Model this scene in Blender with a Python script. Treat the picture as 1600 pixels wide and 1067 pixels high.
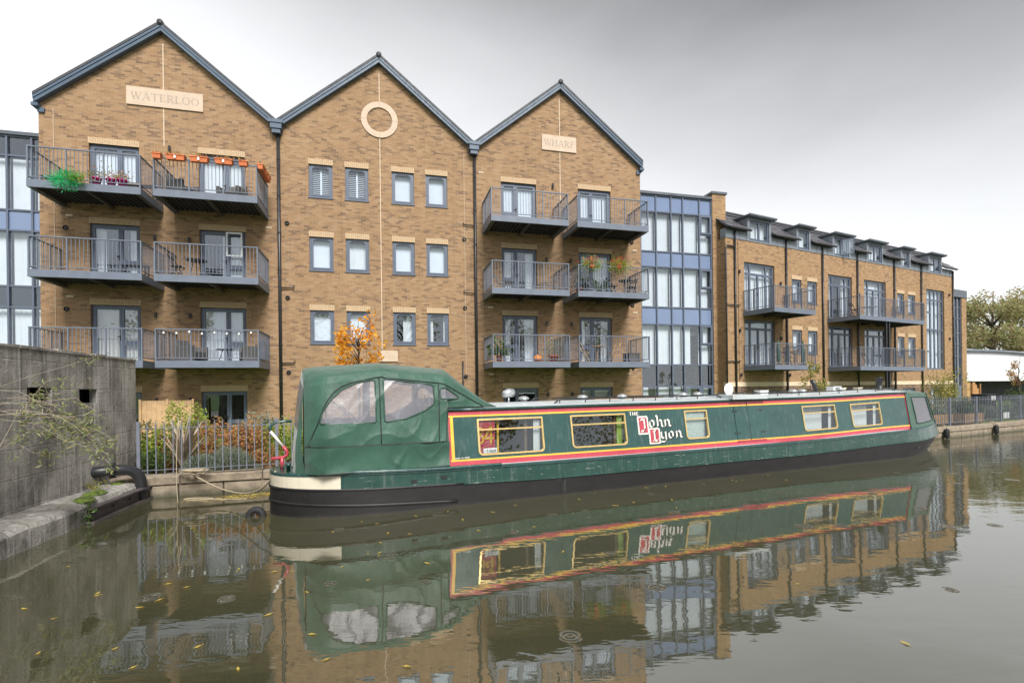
import bpy, math, random
import numpy as np
from mathutils import Vector, Matrix
R_ = math.radians
rnd = random.Random(7)
for o in list(bpy.data.objects): bpy.data.objects.remove(o)
scene = bpy.context.scene
COL = scene.collection

# ------------------------------------------------------------------ camera
FPX, ROLL, CY, CAMH = 786.28, 0.01196, 608.1, 2.0
cd = bpy.data.cameras.new('camera'); cam = bpy.data.objects.new('camera', cd); COL.objects.link(cam)
cam.location = (0, 0, CAMH)
cam.rotation_euler = (Matrix.Rotation(R_(90), 3, 'X') @ Matrix.Rotation(-ROLL, 3, 'Z')).to_euler()
cd.sensor_width = 36; cd.lens = FPX/1600*36; cd.shift_y = (CY-533.5)/1600
cd.clip_start = 0.1; cd.clip_end = 3000
scene.camera = cam

# ------------------------------------------------------------------ world, sun, exposure
SUN_EL, SUN_AZ = R_(45), R_(156)          # azimuth clockwise from +Y: behind the camera, to the right
world = bpy.data.worlds.new('World'); scene.world = world; world.use_nodes = True
wn = world.node_tree.nodes; wl = world.node_tree.links; wn.clear()
def WN(t, **kw):
    n = wn.new(t)
    for k, v in kw.items(): setattr(n, k, v)
    return n
w_out = WN('ShaderNodeOutputWorld'); w_bg = WN('ShaderNodeBackground'); w_bg.inputs['Strength'].default_value = 0.1
sky = WN('ShaderNodeTexSky', sky_type='NISHITA', sun_disc=False, sun_elevation=SUN_EL, sun_rotation=SUN_AZ)
geo = WN('ShaderNodeTexCoord'); sep = WN('ShaderNodeSeparateXYZ'); wl.new(geo.outputs['Generated'], sep.inputs[0])
mx = WN('ShaderNodeMath', operation='MULTIPLY'); mx.inputs[1].default_value = 0.27; wl.new(sep.outputs['X'], mx.inputs[0])
ad = WN('ShaderNodeMath', operation='ADD'); wl.new(sep.outputs['Z'], ad.inputs[0]); wl.new(mx.outputs[0], ad.inputs[1])
nz = WN('ShaderNodeTexNoise'); nz.inputs['Scale'].default_value = 2.6; nz.inputs['Detail'].default_value = 5
mpw = WN('ShaderNodeMapping'); mpw.inputs['Scale'].default_value = (1, 1, 2.6); wl.new(geo.outputs['Generated'], mpw.inputs[0]); wl.new(mpw.outputs[0], nz.inputs['Vector'])
nm = WN('ShaderNodeMath', operation='MULTIPLY_ADD'); nm.inputs[1].default_value = 0.12; nm.inputs[2].default_value = -0.06
wl.new(nz.outputs['Fac'], nm.inputs[0])
ad2 = WN('ShaderNodeMath', operation='ADD'); wl.new(ad.outputs[0], ad2.inputs[0]); wl.new(nm.outputs[0], ad2.inputs[1])
rp = WN('ShaderNodeValToRGB'); wl.new(ad2.outputs[0], rp.inputs[0])
SKYST = [(0.0, (0.375, 0.39, 0.41)), (0.14, (0.385, 0.395, 0.408)), (0.28, (0.36, 0.365, 0.372)), (0.40, (0.305, 0.308, 0.312)), (0.53, (0.215, 0.216, 0.218)), (0.68, (0.10, 0.10, 0.101))]
el = rp.color_ramp.elements
while len(el) < len(SKYST): el.new(0.5)
for e, (p, c) in zip(el, SKYST): e.position = p; e.color = (c[0], c[1], c[2], 1)
sc_ = WN('ShaderNodeVectorMath', operation='SCALE'); sc_.inputs['Scale'].default_value = 8.8; wl.new(rp.outputs[0], sc_.inputs[0])
mixw = WN('ShaderNodeMix', data_type='RGBA'); mixw.inputs[0].default_value = 0.97
wl.new(sky.outputs[0], mixw.inputs[6]); wl.new(sc_.outputs[0], mixw.inputs[7])
wl.new(mixw.outputs[2], w_bg.inputs['Color']); wl.new(w_bg.outputs[0], w_out.inputs[0])

sd = bpy.data.lights.new('sun', 'SUN'); sun = bpy.data.objects.new('sun', sd); COL.objects.link(sun)
sd.energy = 1.5; sd.angle = R_(24); sd.color = (1, 0.975, 0.94)
sdir = Vector((math.sin(SUN_AZ)*math.cos(SUN_EL), math.cos(SUN_AZ)*math.cos(SUN_EL), math.sin(SUN_EL)))
sun.rotation_euler = sdir.to_track_quat('Z', 'Y').to_euler(); sun.location = (0, -10, 40)

scene.view_settings.view_transform = 'Standard'; scene.view_settings.look = 'None'
scene.view_settings.gamma = 1; scene.view_settings.use_curve_mapping = False
scene.view_settings.exposure = 1.88
scene.render.engine = 'CYCLES'
scene.cycles.use_denoising = True
scene.cycles.max_bounces = 7; scene.cycles.diffuse_bounces = 3; scene.cycles.glossy_bounces = 4
scene.cycles.transparent_max_bounces = 16; scene.cycles.transmission_bounces = 4
scene.cycles.caustics_reflective = False; scene.cycles.caustics_refractive = False
scene.cycles.sample_clamp_indirect = 4

# ------------------------------------------------------------------ pixel helpers (a pixel gives a direction only)
def pray(x, y):
    c, s = math.cos(ROLL), math.sin(ROLL); a, b = x-800, y-CY
    return Vector(((c*a-s*b)/FPX, 1.0, -(s*a+c*b)/FPX))
CAMP = Vector((0, 0, CAMH))
def on_z(x, y, z=0.0):
    r = pray(x, y); t = (z-CAMH)/r.z
    return CAMP + r*t
def on_plane(x, y, P, U, V):
    """coordinates (a, b) on the plane P + a U + b V that the pixel hits"""
    r = pray(x, y); M = Matrix((U, V, -r)).transposed()
    s = M.inverted() @ (CAMP-Vector(P)); return s.x, s.y
def at_depth(x, y, Y): return CAMP + pray(x, y)*Y

# ------------------------------------------------------------------ mesh helpers
class MB:
    def __init__(s): s.v = []; s.f = []; s.m = []
    def add(s, vs, fs, mi=0):
        b = len(s.v); s.v += [tuple(v) for v in vs]; s.f += [tuple(b+i for i in f) for f in fs]; s.m += [mi]*len(fs); return s
    def box(s, x0, x1, y0, y1, z0, z1, mi=0, skip=''):
        vs = [(x0,y0,z0),(x1,y0,z0),(x1,y1,z0),(x0,y1,z0),(x0,y0,z1),(x1,y0,z1),(x1,y1,z1),(x0,y1,z1)]
        fs = [(0,3,2,1),(4,5,6,7),(0,1,5,4),(1,2,6,5),(2,3,7,6),(3,0,4,7)]
        return s.add(vs, fs, mi)
    def obox(s, P, U, V, W, mi=0):
        P, U, V, W = map(Vector, (P, U, V, W))
        vs = [P, P+U, P+U+V, P+V, P+W, P+U+W, P+U+V+W, P+V+W]
        return s.add(vs, [(0,3,2,1),(4,5,6,7),(0,1,5,4),(1,2,6,5),(2,3,7,6),(3,0,4,7)], mi)
    def quad(s, a, b, c, d, mi=0): return s.add([a,b,c,d], [(0,1,2,3)], mi)
    def prism(s, poly, y0, y1, mi=0):
        """polygon in (x,z) extruded along y"""
        n = len(poly); vs = [(x,y0,z) for x,z in poly]+[(x,y1,z) for x,z in poly]
        fs = [tuple(range(n)), tuple(range(2*n-1, n-1, -1))]+[(i, i+n, (i+1)%n+n, (i+1)%n) for i in range(n)]
        return s.add(vs, fs, mi)
    def poly(s, pts, mi=0): return s.add(pts, [tuple(range(len(pts)))], mi)
    def tube(s, pts, r, n=8, caps=True, mi=0, closed=False):
        pts = [Vector(p) for p in pts]; k = len(pts)
        rs = r if isinstance(r, (list, tuple)) else [r]*k
        ring = []; up = None; vs = []
        for i, p in enumerate(pts):
            a = pts[(i-1) % k] if (closed or i > 0) else p; b = pts[(i+1) % k] if (closed or i < k-1) else p
            d = (b-a)
            d = d.normalized() if d.length > 1e-9 else Vector((0,0,1))
            if up is None:
                up = Vector((0,0,1)) if abs(d.z) < .9 else Vector((1,0,0))
            x = d.cross(up)
            if x.length < 1e-6: x = d.cross(Vector((1,0,0)))
            x.normalize(); up = x.cross(d).normalized()
            for j in range(n):
                t = 2*math.pi*j/n; vs.append(p + (x*math.cos(t)+up*math.sin(t))*rs[i])
        fs = []
        for i in range(k if closed else k-1):
            i2 = (i+1) % k
            for j in range(n): fs.append((i*n+j, i*n+(j+1)%n, i2*n+(j+1)%n, i2*n+j))
        if caps and not closed: fs += [tuple(range(n-1,-1,-1)), tuple(range((k-1)*n, k*n))]
        return s.add(vs, fs, mi)
    def lathe(s, c, prof, n=16, axis='z', mi=0):
        """profile of (r, h) revolved about the axis through c"""
        c = Vector(c); vs = []
        for r, h in prof:
            for j in range(n):
                t = 2*math.pi*j/n; a, b = r*math.cos(t), r*math.sin(t)
                vs.append(c+(Vector((a,b,h)) if axis == 'z' else Vector((a,h,b)) if axis == 'y' else Vector((h,a,b))))
        k = len(prof); fs = [(i*n+j, i*n+(j+1)%n, (i+1)*n+(j+1)%n, (i+1)*n+j) for i in range(k-1) for j in range(n)]
        fs += [tuple(range(n-1,-1,-1)), tuple(range((k-1)*n, k*n))]
        return s.add(vs, fs, mi)
    def mesh(s, name, mats, smooth=False):
        me = bpy.data.meshes.new(name); me.from_pydata(s.v, [], s.f)
        for m in (mats if isinstance(mats, (list, tuple)) else [mats]): me.materials.append(M[m] if isinstance(m, str) else m)
        if len(me.materials) > 1: me.polygons.foreach_set('material_index', s.m)
        if smooth: me.polygons.foreach_set('use_smooth', [True]*len(me.polygons))
        me.update(); return me
    def build(s, name, mats, parent=None, smooth=False, loc=None):
        return link(name, s.mesh(name, mats, smooth), parent, loc)
def link(name, me, parent=None, loc=None):
    o = bpy.data.objects.new(name, me); COL.objects.link(o); o.parent = parent
    if loc is not None: o.location = loc
    return o
def tag(o, label, cat, group=None):
    o['label'] = label; o['category'] = cat
    if group: o['group'] = group
    return o
def struct(o): o['kind'] = 'structure'; return o
def stuff(o): o['kind'] = 'stuff'; return o
def thing(name, label, cat, loc=(0,0,0), rz=0.0, group=None, parent=None):
    o = bpy.data.objects.new(name, None); COL.objects.link(o); o.location = loc; o.rotation_euler = (0, 0, rz)
    o.empty_display_size = .2; o.parent = parent
    if label: tag(o, label, cat, group)
    return o
def part_empty(name, parent, loc=(0,0,0)):
    o = bpy.data.objects.new(name, None); COL.objects.link(o); o.location = loc; o.parent = parent; o.empty_display_size = .2
    return o
_cache = {}
def unit(key, fn, name, mat, smooth=False):
    if key not in _cache:
        mb = MB(); fn(mb); _cache[key] = mb.mesh(name, mat, smooth)
    return _cache[key]
def boxobj(name, mat, parent, x0, x1, y0, y1, z0, z1):
    """box with shared mesh data for equal sizes; the object sits at its corner"""
    k = ('bx', mat, round(x1-x0, 4), round(y1-y0, 4), round(z1-z0, 4))
    me = unit(k, lambda mb: mb.box(0, x1-x0, 0, y1-y0, 0, z1-z0), name, mat)
    return link(name, me, parent, (x0, y0, z0))

# ------------------------------------------------------------------ materials
M = {}
class NT:
    def __init__(s, name):
        s.mat = bpy.data.materials.new(name); s.mat.use_nodes = True; s.n = s.mat.node_tree.nodes; s.l = s.mat.node_tree.links
        s.b = s.n['Principled BSDF']; s.out = s.n['Material Output']; M[name] = s.mat
    def N(s, t, **kw):
        n = s.n.new(t)
        for k, v in kw.items(): setattr(n, k, v)
        return n
    def set(s, **kw):
        for k, v in kw.items():
            k = k.replace('_', ' ')
            i = s.b.inputs[k]; i.default_value = (*v, 1) if isinstance(v, (tuple, list)) and len(v) == 3 and i.type == 'RGBA' else v
        return s
    def c(s, a, b): s.l.new(a, b)
    def math(s, op, a, b=None, c=None):
        n = s.N('ShaderNodeMath', operation=op)
        for i, v in enumerate((a, b, c)):
            if v is None: continue
            if isinstance(v, (int, float)): n.inputs[i].default_value = v
            else: s.c(v, n.inputs[i])
        return n.outputs[0]
    def coord(s, kind='Object'): return s.N('ShaderNodeTexCoord').outputs[kind]
    def pos(s): return s.N('ShaderNodeNewGeometry').outputs['Position']
    def map(s, vec, scale=(1,1,1), loc=(0,0,0)):
        m = s.N('ShaderNodeMapping'); m.inputs['Scale'].default_value = scale; m.inputs['Location'].default_value = loc; s.c(vec, m.inputs[0]); return m.outputs[0]
    def noise(s, vec, scale, detail=3, rough=.5, out='Fac'):
        n = s.N('ShaderNodeTexNoise'); n.inputs['Scale'].default_value = scale; n.inputs['Detail'].default_value = detail; n.inputs['Roughness'].default_value = rough
        s.c(vec, n.inputs['Vector']); return n.outputs[out]
    def ramp(s, fac, stops, interp='LINEAR'):
        r = s.N('ShaderNodeValToRGB'); r.color_ramp.interpolation = interp; e = r.color_ramp.elements
        while len(e) < len(stops): e.new(.5)
        for k, (p, c) in zip(e, stops):
            k.position = p; k.color = (c, c, c, 1) if isinstance(c, (int, float)) else (*c, 1)
        s.c(fac, r.inputs[0]); return r.outputs[0]
    def mix(s, fac, a, b, mode='MIX'):
        m = s.N('ShaderNodeMix', data_type='RGBA', blend_type=mode)
        for i, v in ((0, fac), (6, a), (7, b)):
            if isinstance(v, (int, float)): m.inputs[i].default_value = v
            elif isinstance(v, (tuple, list)): m.inputs[i].default_value = (*v, 1)
            else: s.c(v, m.inputs[i])
        return m.outputs[2]
    def bump(s, h, strength=.3, dist=.01, normal=None):
        b = s.N('ShaderNodeBump'); b.inputs['Strength'].default_value = strength; b.inputs['Distance'].default_value = dist
        s.c(h, b.inputs['Height'])
        if normal: s.c(normal, b.inputs['Normal'])
        return b.outputs[0]
    def color(s, v): s.c(v, s.b.inputs['Base Color']); return s
    def normal(s, v): s.c(v, s.b.inputs['Normal']); return s

def simple(name, col, rough=.5, var=.12, scale=6, metallic=0, bump=0, bscale=40, spec=None, coat=0):
    """plain finish with mild mottling and grime"""
    t = NT(name); t.set(Roughness=rough, Metallic=metallic)
    if spec is not None: t.set(Specular_IOR_Level=spec)
    if coat: t.set(Coat_Weight=coat, Coat_Roughness=.08)
    p = t.pos(); n1 = t.noise(p, scale, 5, .6)
    lo = tuple(c*(1-var) for c in col); hi = tuple(min(1, c*(1+var)) for c in col)
    t.color(t.ramp(n1, [(.3, lo), (.7, hi)]))
    t.c(t.ramp(t.noise(p, scale*2.3, 4), [(.3, max(.02, rough-.08)), (.7, min(1, rough+.1))]), t.b.inputs['Roughness'])
    if bump: t.normal(t.bump(t.noise(p, bscale, 4), bump, .01))
    return t

def brick_mat(name, palette, mortar, bw=.2245, bh=.075, dark=.03, dirt=.2, rx='XY', paintz=None):
    """running-bond brick, one random colour per brick, dark bricks in loose clusters"""
    t = NT(name); co = t.coord('Object'); sx = t.N('ShaderNodeSeparateXYZ'); t.c(co, sx.inputs[0])
    u = t.math('ADD', sx.outputs['X'], sx.outputs['Y']); z = sx.outputs['Z']
    rowf = t.math('DIVIDE', z, bh); row = t.math('FLOOR', rowf); fz = t.math('FRACT', rowf)
    half = t.math('MULTIPLY', t.math('MODULO', t.math('ABSOLUTE', row), 2.0), .5)
    colf = t.math('ADD', t.math('DIVIDE', u, bw), half); coln = t.math('FLOOR', colf); fx = t.math('FRACT', colf)
    cb = t.N('ShaderNodeCombineXYZ'); t.c(coln, cb.inputs[0]); t.c(row, cb.inputs[1])
    wn_ = t.N('ShaderNodeTexWhiteNoise', noise_dimensions='2D'); t.c(cb.outputs[0], wn_.inputs['Vector'])
    v = wn_.outputs['Value']
    n = len(palette); base = t.ramp(v, [(i/n, c) for i, c in enumerate(palette)], 'CONSTANT')
    wn2 = t.N('ShaderNodeTexWhiteNoise', noise_dimensions='3D'); cb2 = t.N('ShaderNodeCombineXYZ'); t.c(coln, cb2.inputs[0]); t.c(row, cb2.inputs[1]); cb2.inputs[2].default_value = 7.3
    t.c(cb2.outputs[0], wn2.inputs['Vector'])
    cl = t.noise(t.map(co, (.35, .35, .9)), 1.0, 2)
    thr = t.math('MULTIPLY_ADD', cl, -1.15, 1.38 - dark)          # more dark bricks where the cluster noise is high
    isd = t.math('GREATER_THAN', wn2.outputs['Value'], thr)
    base = t.mix(t.math('MULTIPLY', isd, t.math('MULTIPLY_ADD', v, .35, .22)), base, (.09, .062, .052))
    fine = t.noise(co, 90, 3); base = t.mix(.35, base, t.ramp(fine, [(.25, .35), (.75, 1.0)]), 'MULTIPLY')
    mx_ = t.math('LESS_THAN', fx, .045); mz_ = t.math('LESS_THAN', fz, .13); mo = t.math('MAXIMUM', mx_, mz_)
    colr = t.mix(t.math('MULTIPLY', mo, .8), base, mortar)
    big = t.noise(t.map(co, (.5, .5, .25)), .8, 5, .6)
    colr = t.mix(dirt, colr, t.ramp(big, [(.3, (.5, .42, .38)), (.62, (1, 1, 1))]), 'MULTIPLY')
    runs = t.noise(t.map(co, (2.2, 2.2, .14)), 1.6, 5, .65)
    colr = t.mix(t.ramp(runs, [(.56, 0.0), (.74, .38)]), colr, t.mix(1.0, colr, (.55,.5,.47), 'MULTIPLY'))
    pale = t.noise(t.map(co, (.9, .9, .5), (7,3,1)), 1.1, 5, .6)
    colr = t.mix(t.ramp(pale, [(.60, 0.0), (.78, .16)]), colr, (.50,.38,.26))
    t.color(colr); t.set(Roughness=.9, Specular_IOR_Level=.2)
    hgt = t.math('MULTIPLY_ADD', mo, -1.0, t.math('MULTIPLY', fine, .5))
    t.normal(t.bump(hgt, .35, .008)); return t
STOCK = [(0.374,0.235,0.131),(0.348,0.216,0.119),(0.396,0.256,0.148),(0.364,0.228,0.127),(0.325,0.202,0.114),(0.386,0.245,0.137),(0.348,0.215,0.121),(0.406,0.268,0.163),(0.357,0.223,0.124),(0.367,0.225,0.130),(0.302,0.187,0.112),(0.389,0.250,0.140)]
brick_mat('brick', STOCK, (.36,.27,.18))
brick_mat('brick_far', [(c[0]*1.06, c[1]*1.04, c[2]*.98) for c in STOCK], (.36,.275,.18), dark=-.02, dirt=.12)
brick_mat('brick_plinth', [(.25,.16,.11),(.2,.125,.09),(.29,.19,.13),(.16,.11,.085)], (.3,.25,.2))
brick_mat('brick_orange', [(.55,.32,.13),(.6,.36,.15),(.5,.28,.11),(.57,.36,.17)], (.5,.38,.24), dark=.0)
simple('lintel_brick', (.50,.36,.225), .85, .14, 14, bump=.1)
simple('stone', (.55,.43,.33), .8, .07, 3, bump=.08, bscale=60)
simple('stone_cut_shade', (.38,.315,.26), .9, .06, 5)  # darker tone stands in for shade in the engraved letters, built flat
simple('stone_band', (.66,.52,.38), .85, .1, 4)
simple('lintel_mortar', (.30,.22,.15), .9, .1, 10)
simple('mastic', (.62,.50,.38), .8, .08, 8)
simple('frame_grey', (.098,.120,.168), .42, .1, 4)
simple('barge_grey', (.070,.105,.155), .45, .08, 3)
simple('balcony_grey', (.135,.158,.205), .45, .12, 3)
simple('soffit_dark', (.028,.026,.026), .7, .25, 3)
simple('joist_grey', (.105,.095,.088), .6, .15, 3)
simple('zinc', (.21,.235,.265), .42, .12, 2.5, metallic=.25)
simple('zinc_dark', (.10,.115,.135), .4, .12, 3, metallic=.2)
simple('pipe_black', (.022,.023,.026), .38, .2, 5)
simple('roof_tile', (.15,.145,.16), .25, .3, 9, spec=.9)
simple('roof_slate', (.05,.052,.06), .6, .2, 4)
simple('curtain', (.72,.74,.76), .95, .05, 2)
simple('curtain_warm', (.60,.56,.49), .95, .07, 2)
simple('blind', (.70,.74,.80), .8, .03, 3)
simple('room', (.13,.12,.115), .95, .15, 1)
simple('room_floor', (.2,.15,.11), .8, .15, 1)
simple('white_plastic', (.8,.8,.8), .45, .05, 8)
simple('spandrel', (.165,.22,.35), .14, .06, 1.2, coat=.4)
simple('black_metal', (.018,.018,.02), .45, .2, 8)
simple('timber', (.30,.19,.10), .75, .22, 7, bump=.2)
simple('timber_pale', (.47,.30,.16), .75, .22, 5, bump=.2)
simple('timber_orange', (.44,.22,.09), .75, .2, 6, bump=.2)
simple('terracotta', (.58,.16,.055), .7, .12, 12)
simple('pot_pink', (.62,.03,.20), .5, .1, 12)
simple('rattan', (.10,.095,.09), .8, .3, 50, bump=.5, bscale=120)
simple('pumpkin', (.72,.24,.05), .5, .12, 14)
simple('warehouse_white', (.66,.67,.68), .6, .04, .7)
simple('warehouse_dark', (.045,.042,.05), .7, .2, 1)
simple('soil', (.075,.052,.036), .95, .3, 14, bump=.6)
simple('paving', (.36,.33,.28), .9, .15, 5, bump=.2)
simple('tyre_rubber', (.018,.018,.019), .75, .2, 20, bump=.2)
simple('rope', (.42,.35,.24), .95, .2, 60, bump=.6, bscale=200)
simple('rope_dark', (.10,.085,.06), .95, .2, 60, bump=.6, bscale=200)
simple('bark', (.12,.095,.07), .95, .25, 14, bump=.6, bscale=30)
simple('twig_pale', (.33,.28,.22), .9, .18, 20)
simple('fence_metal', (.16,.175,.215), .45, .15, 6)
simple('curtain_green', (.36,.5,.12), .95, .08, 4)
simple('frosted', (.52,.60,.58), .5, .16, 16)
simple('steel_bright', (.55,.57,.58), .3, .1, 12, metallic=.7)
simple('canopy_dark', (.018,.062,.042), .5, .1, 6)
simple('canopy_black', (.012,.014,.016), .5, .1, 6)
simple('bulb', (.85,.85,.8), .3, .02, 6)

def schlick(t, ior):
    """reflectance of a thin sheet, equal from both sides"""
    g = t.N('ShaderNodeNewGeometry'); d = t.N('ShaderNodeVectorMath', operation='DOT_PRODUCT'); t.c(g.outputs['Incoming'], d.inputs[0]); t.c(g.outputs['Normal'], d.inputs[1])
    f0 = ((ior-1)/(ior+1))**2; k = t.math('POWER', t.math('SUBTRACT', 1.0, t.math('ABSOLUTE', d.outputs['Value'])), 5.0)
    return t.math('MULTIPLY_ADD', k, 1-f0, f0)
def glass_mat(name, tint, ior=1.55, rough=.0, wob=.012):
    t = NT(name); t.n.remove(t.b)
    tr = t.N('ShaderNodeBsdfTransparent'); tr.inputs[0].default_value = (*tint, 1)
    gl = t.N('ShaderNodeBsdfGlossy'); gl.inputs['Roughness'].default_value = rough; gl.inputs['Color'].default_value = (.88,.94,1,1)
    fr = schlick(t, ior)
    bm = t.bump(t.noise(t.pos(), .9, 2), .25, wob); t.c(bm, gl.inputs['Normal'])
    mx_ = t.N('ShaderNodeMixShader'); t.c(fr, mx_.inputs[0]); t.c(tr.outputs[0], mx_.inputs[1]); t.c(gl.outputs[0], mx_.inputs[2])
    t.c(mx_.outputs[0], t.out.inputs[0]); return t
glass_mat('glass', (.955,.975,.99), 1.85)
glass_mat('glass_boat', (.90,.92,.91), 1.75, wob=.0012)

def leaf_mat(name, cols, rough=.55, trans=.25):
    t = NT(name); ri = t.N('ShaderNodeNewGeometry').outputs['Random Per Island']; n = len(cols)
    col = t.ramp(ri, [((i+.5)/n, c) for i, c in enumerate(cols)])
    t.color(col); t.set(Roughness=rough, Specular_IOR_Level=.35)
    tl = t.N('ShaderNodeBsdfTranslucent'); t.c(col, tl.inputs[0]); mx_ = t.N('ShaderNodeMixShader'); mx_.inputs[0].default_value = trans
    t.c(t.b.outputs[0], mx_.inputs[1]); t.c(tl.outputs[0], mx_.inputs[2]); t.c(mx_.outputs[0], t.out.inputs[0]); return t
leaf_mat('leaf_green', [(.06,.11,.03),(.09,.15,.04),(.045,.085,.025),(.12,.17,.05)])
leaf_mat('leaf_dark', [(.03,.06,.02),(.045,.08,.028),(.06,.10,.03)])
leaf_mat('leaf_lime', [(.28,.36,.05),(.38,.43,.08),(.20,.29,.05),(.33,.40,.07)], trans=.35)
leaf_mat('leaf_copper', [(.52,.23,.09),(.44,.19,.10),(.55,.33,.12),(.36,.24,.09),(.48,.20,.12),(.30,.30,.09)], trans=.35)
leaf_mat('leaf_mixed', [(.28,.30,.08),(.18,.24,.07),(.36,.29,.09),(.14,.19,.06),(.40,.28,.10)], trans=.35)
leaf_mat('leaf_grey', [(.20,.24,.18),(.26,.29,.23),(.15,.19,.14),(.23,.28,.19)])
leaf_mat('leaf_orange', [(.82,.36,.02),(.86,.44,.04),(.76,.28,.015),(.85,.50,.07)], trans=.45)
leaf_mat('leaf_autumn', [(.32,.35,.14),(.40,.40,.17),(.27,.31,.13),(.42,.35,.17),(.42,.28,.17)], trans=.45)
leaf_mat('leaf_yellow', [(.34,.30,.06),(.28,.27,.07),(.20,.22,.06),(.40,.33,.08)])
leaf_mat('leaf_bud', [(.20,.24,.09),(.27,.29,.12),(.14,.18,.06),(.30,.27,.12)])
leaf_mat('phormium', [(.38,.31,.24),(.48,.40,.32),(.28,.22,.17),(.42,.38,.27)], trans=.15)
leaf_mat('tinsel', [(.02,.52,.16),(.03,.6,.2),(.02,.42,.12),(.06,.65,.28)], .3)
leaf_mat('flower_red', [(.7,.03,.03),(.75,.08,.05),(.65,.02,.1),(.8,.3,.1)])
leaf_mat('flower_mix', [(.6,.45,.08),(.55,.3,.3),(.5,.12,.08),(.25,.28,.06),(.4,.38,.1)])
leaf_mat('floating', [(.62,.42,.05),(.7,.5,.09),(.5,.36,.07),(.42,.38,.10)])
leaf_mat('grass_blade', [(.10,.19,.035),(.14,.24,.05),(.08,.15,.03)])

# boat paints
def boat_paint(name, col, rough=.28, chip=None, chipcol=(.55,.56,.52), fade=.12):
    t = NT(name); p = t.pos()
    n = t.noise(t.map(p, (.7,.7,1.6)), 1.6, 5, .6)
    c = t.ramp(n, [(.3, tuple(x*(1-fade) for x in col)), (.7, tuple(x*(1+fade)+.006 for x in col))])
    if chip:
        k = t.noise(t.map(p, (1.5, 1.5, 26)), 3.0, 6, .7); c = t.mix(t.ramp(k, [(chip, 0.0), (chip+.03, 1.0)]), c, chipcol)
    rain = t.noise(t.map(p, (9,9,.5)), 2.0, 5, .65); c = t.mix(t.ramp(rain, [(.55, 0.0), (.78, .30)]), c, (.30,.32,.31))
    t.color(c); t.set(Coat_Weight=.25, Coat_Roughness=.15)
    t.c(t.ramp(t.noise(p, 3.5, 5), [(.3, rough-.08), (.7, rough+.14)]), t.b.inputs['Roughness'])
    t.normal(t.bump(t.noise(t.map(p, (1,1,.6)), 2.4, 2), .2, .025)); return t
boat_paint('boat_green', (.020,.068,.063), .26)
boat_paint('boat_green_hull', (.012,.052,.040), .3, .64)
boat_paint('boat_red', (.46,.05,.075), .34)
boat_paint('boat_yellow', (.78,.47,.045), .38)
boat_paint('boat_cream', (.66,.60,.47), .42, .68, (.2,.17,.12))
boat_paint('boat_grey', (.42,.47,.50), .4)
boat_paint('boat_roof', (.50,.54,.55), .5)
boat_paint('boat_white', (.80,.76,.70), .4)
boat_paint('boat_black', (.012,.012,.013), .4)
t = NT('hull_black'); p = t.pos()
c = t.ramp(t.noise(t.map(p, (1,1,3)), 2.2, 6, .65), [(.3, (.007,.0065,.007)), (.62, (.015,.0135,.014)), (.8, (.034,.028,.024))])
sx = t.N('ShaderNodeSeparateXYZ'); t.c(p, sx.inputs[0])
wl_ = t.ramp(t.math('ADD', sx.outputs['Z'], t.math('MULTIPLY', t.noise(p, 5, 4), .05)), [(.02, 1.0), (.07, 0.0)])
t.color(t.mix(t.math('MULTIPLY', wl_, .4), c, (.075,.064,.05))); t.set(Roughness=.5); t.normal(t.bump(t.noise(p, 30, 4), .15, .01))
simple('brass', (.72,.52,.22), .32, .1, 10, metallic=.55)
simple('boat_inside', (.16,.10,.06), .7, .2, 3)
t = NT('canopy'); p = t.pos()
fold = t.noise(t.map(p, (1.5,1.5,.8)), 2.1, 3, .55); fine = t.noise(p, 300, 2)
t.color(t.ramp(t.noise(p, 2.2, 5), [(.3, (.016,.066,.040)), (.7, (.028,.096,.062))])); t.set(Roughness=.52, Specular_IOR_Level=.45, Sheen_Weight=.35)
rot = t.N('ShaderNodeMapping'); rot.inputs['Rotation'].default_value = (0, R_(35), 0); rot.inputs['Scale'].default_value = (3.2, 2, 1.1); t.c(p, rot.inputs[0])
wr = t.noise(rot.outputs[0], 1.3, 3, .5)
t.normal(t.bump(fine, .05, .003, t.bump(wr, .5, .05, t.bump(fold, .6, .05))))
t = NT('vinyl'); t.n.remove(t.b)
tr = t.N('ShaderNodeBsdfTransparent'); tr.inputs[0].default_value = (.80,.82,.86,1)
gl = t.N('ShaderNodeBsdfGlossy'); gl.inputs['Roughness'].default_value = .28
df = t.N('ShaderNodeBsdfDiffuse'); df.inputs[0].default_value = (.62,.62,.70,1)
t.c(t.bump(t.noise(t.pos(), 3.5, 3), .5, .03), gl.inputs['Normal'])
fr = schlick(t, 1.45)
m1 = t.N('ShaderNodeMixShader'); m1.inputs[0].default_value = .22; t.c(tr.outputs[0], m1.inputs[1]); t.c(df.outputs[0], m1.inputs[2])
m2 = t.N('ShaderNodeMixShader'); t.c(fr, m2.inputs[0]); t.c(m1.outputs[0], m2.inputs[1]); t.c(gl.outputs[0], m2.inputs[2]); t.c(m2.outputs[0], t.out.inputs[0])

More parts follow.
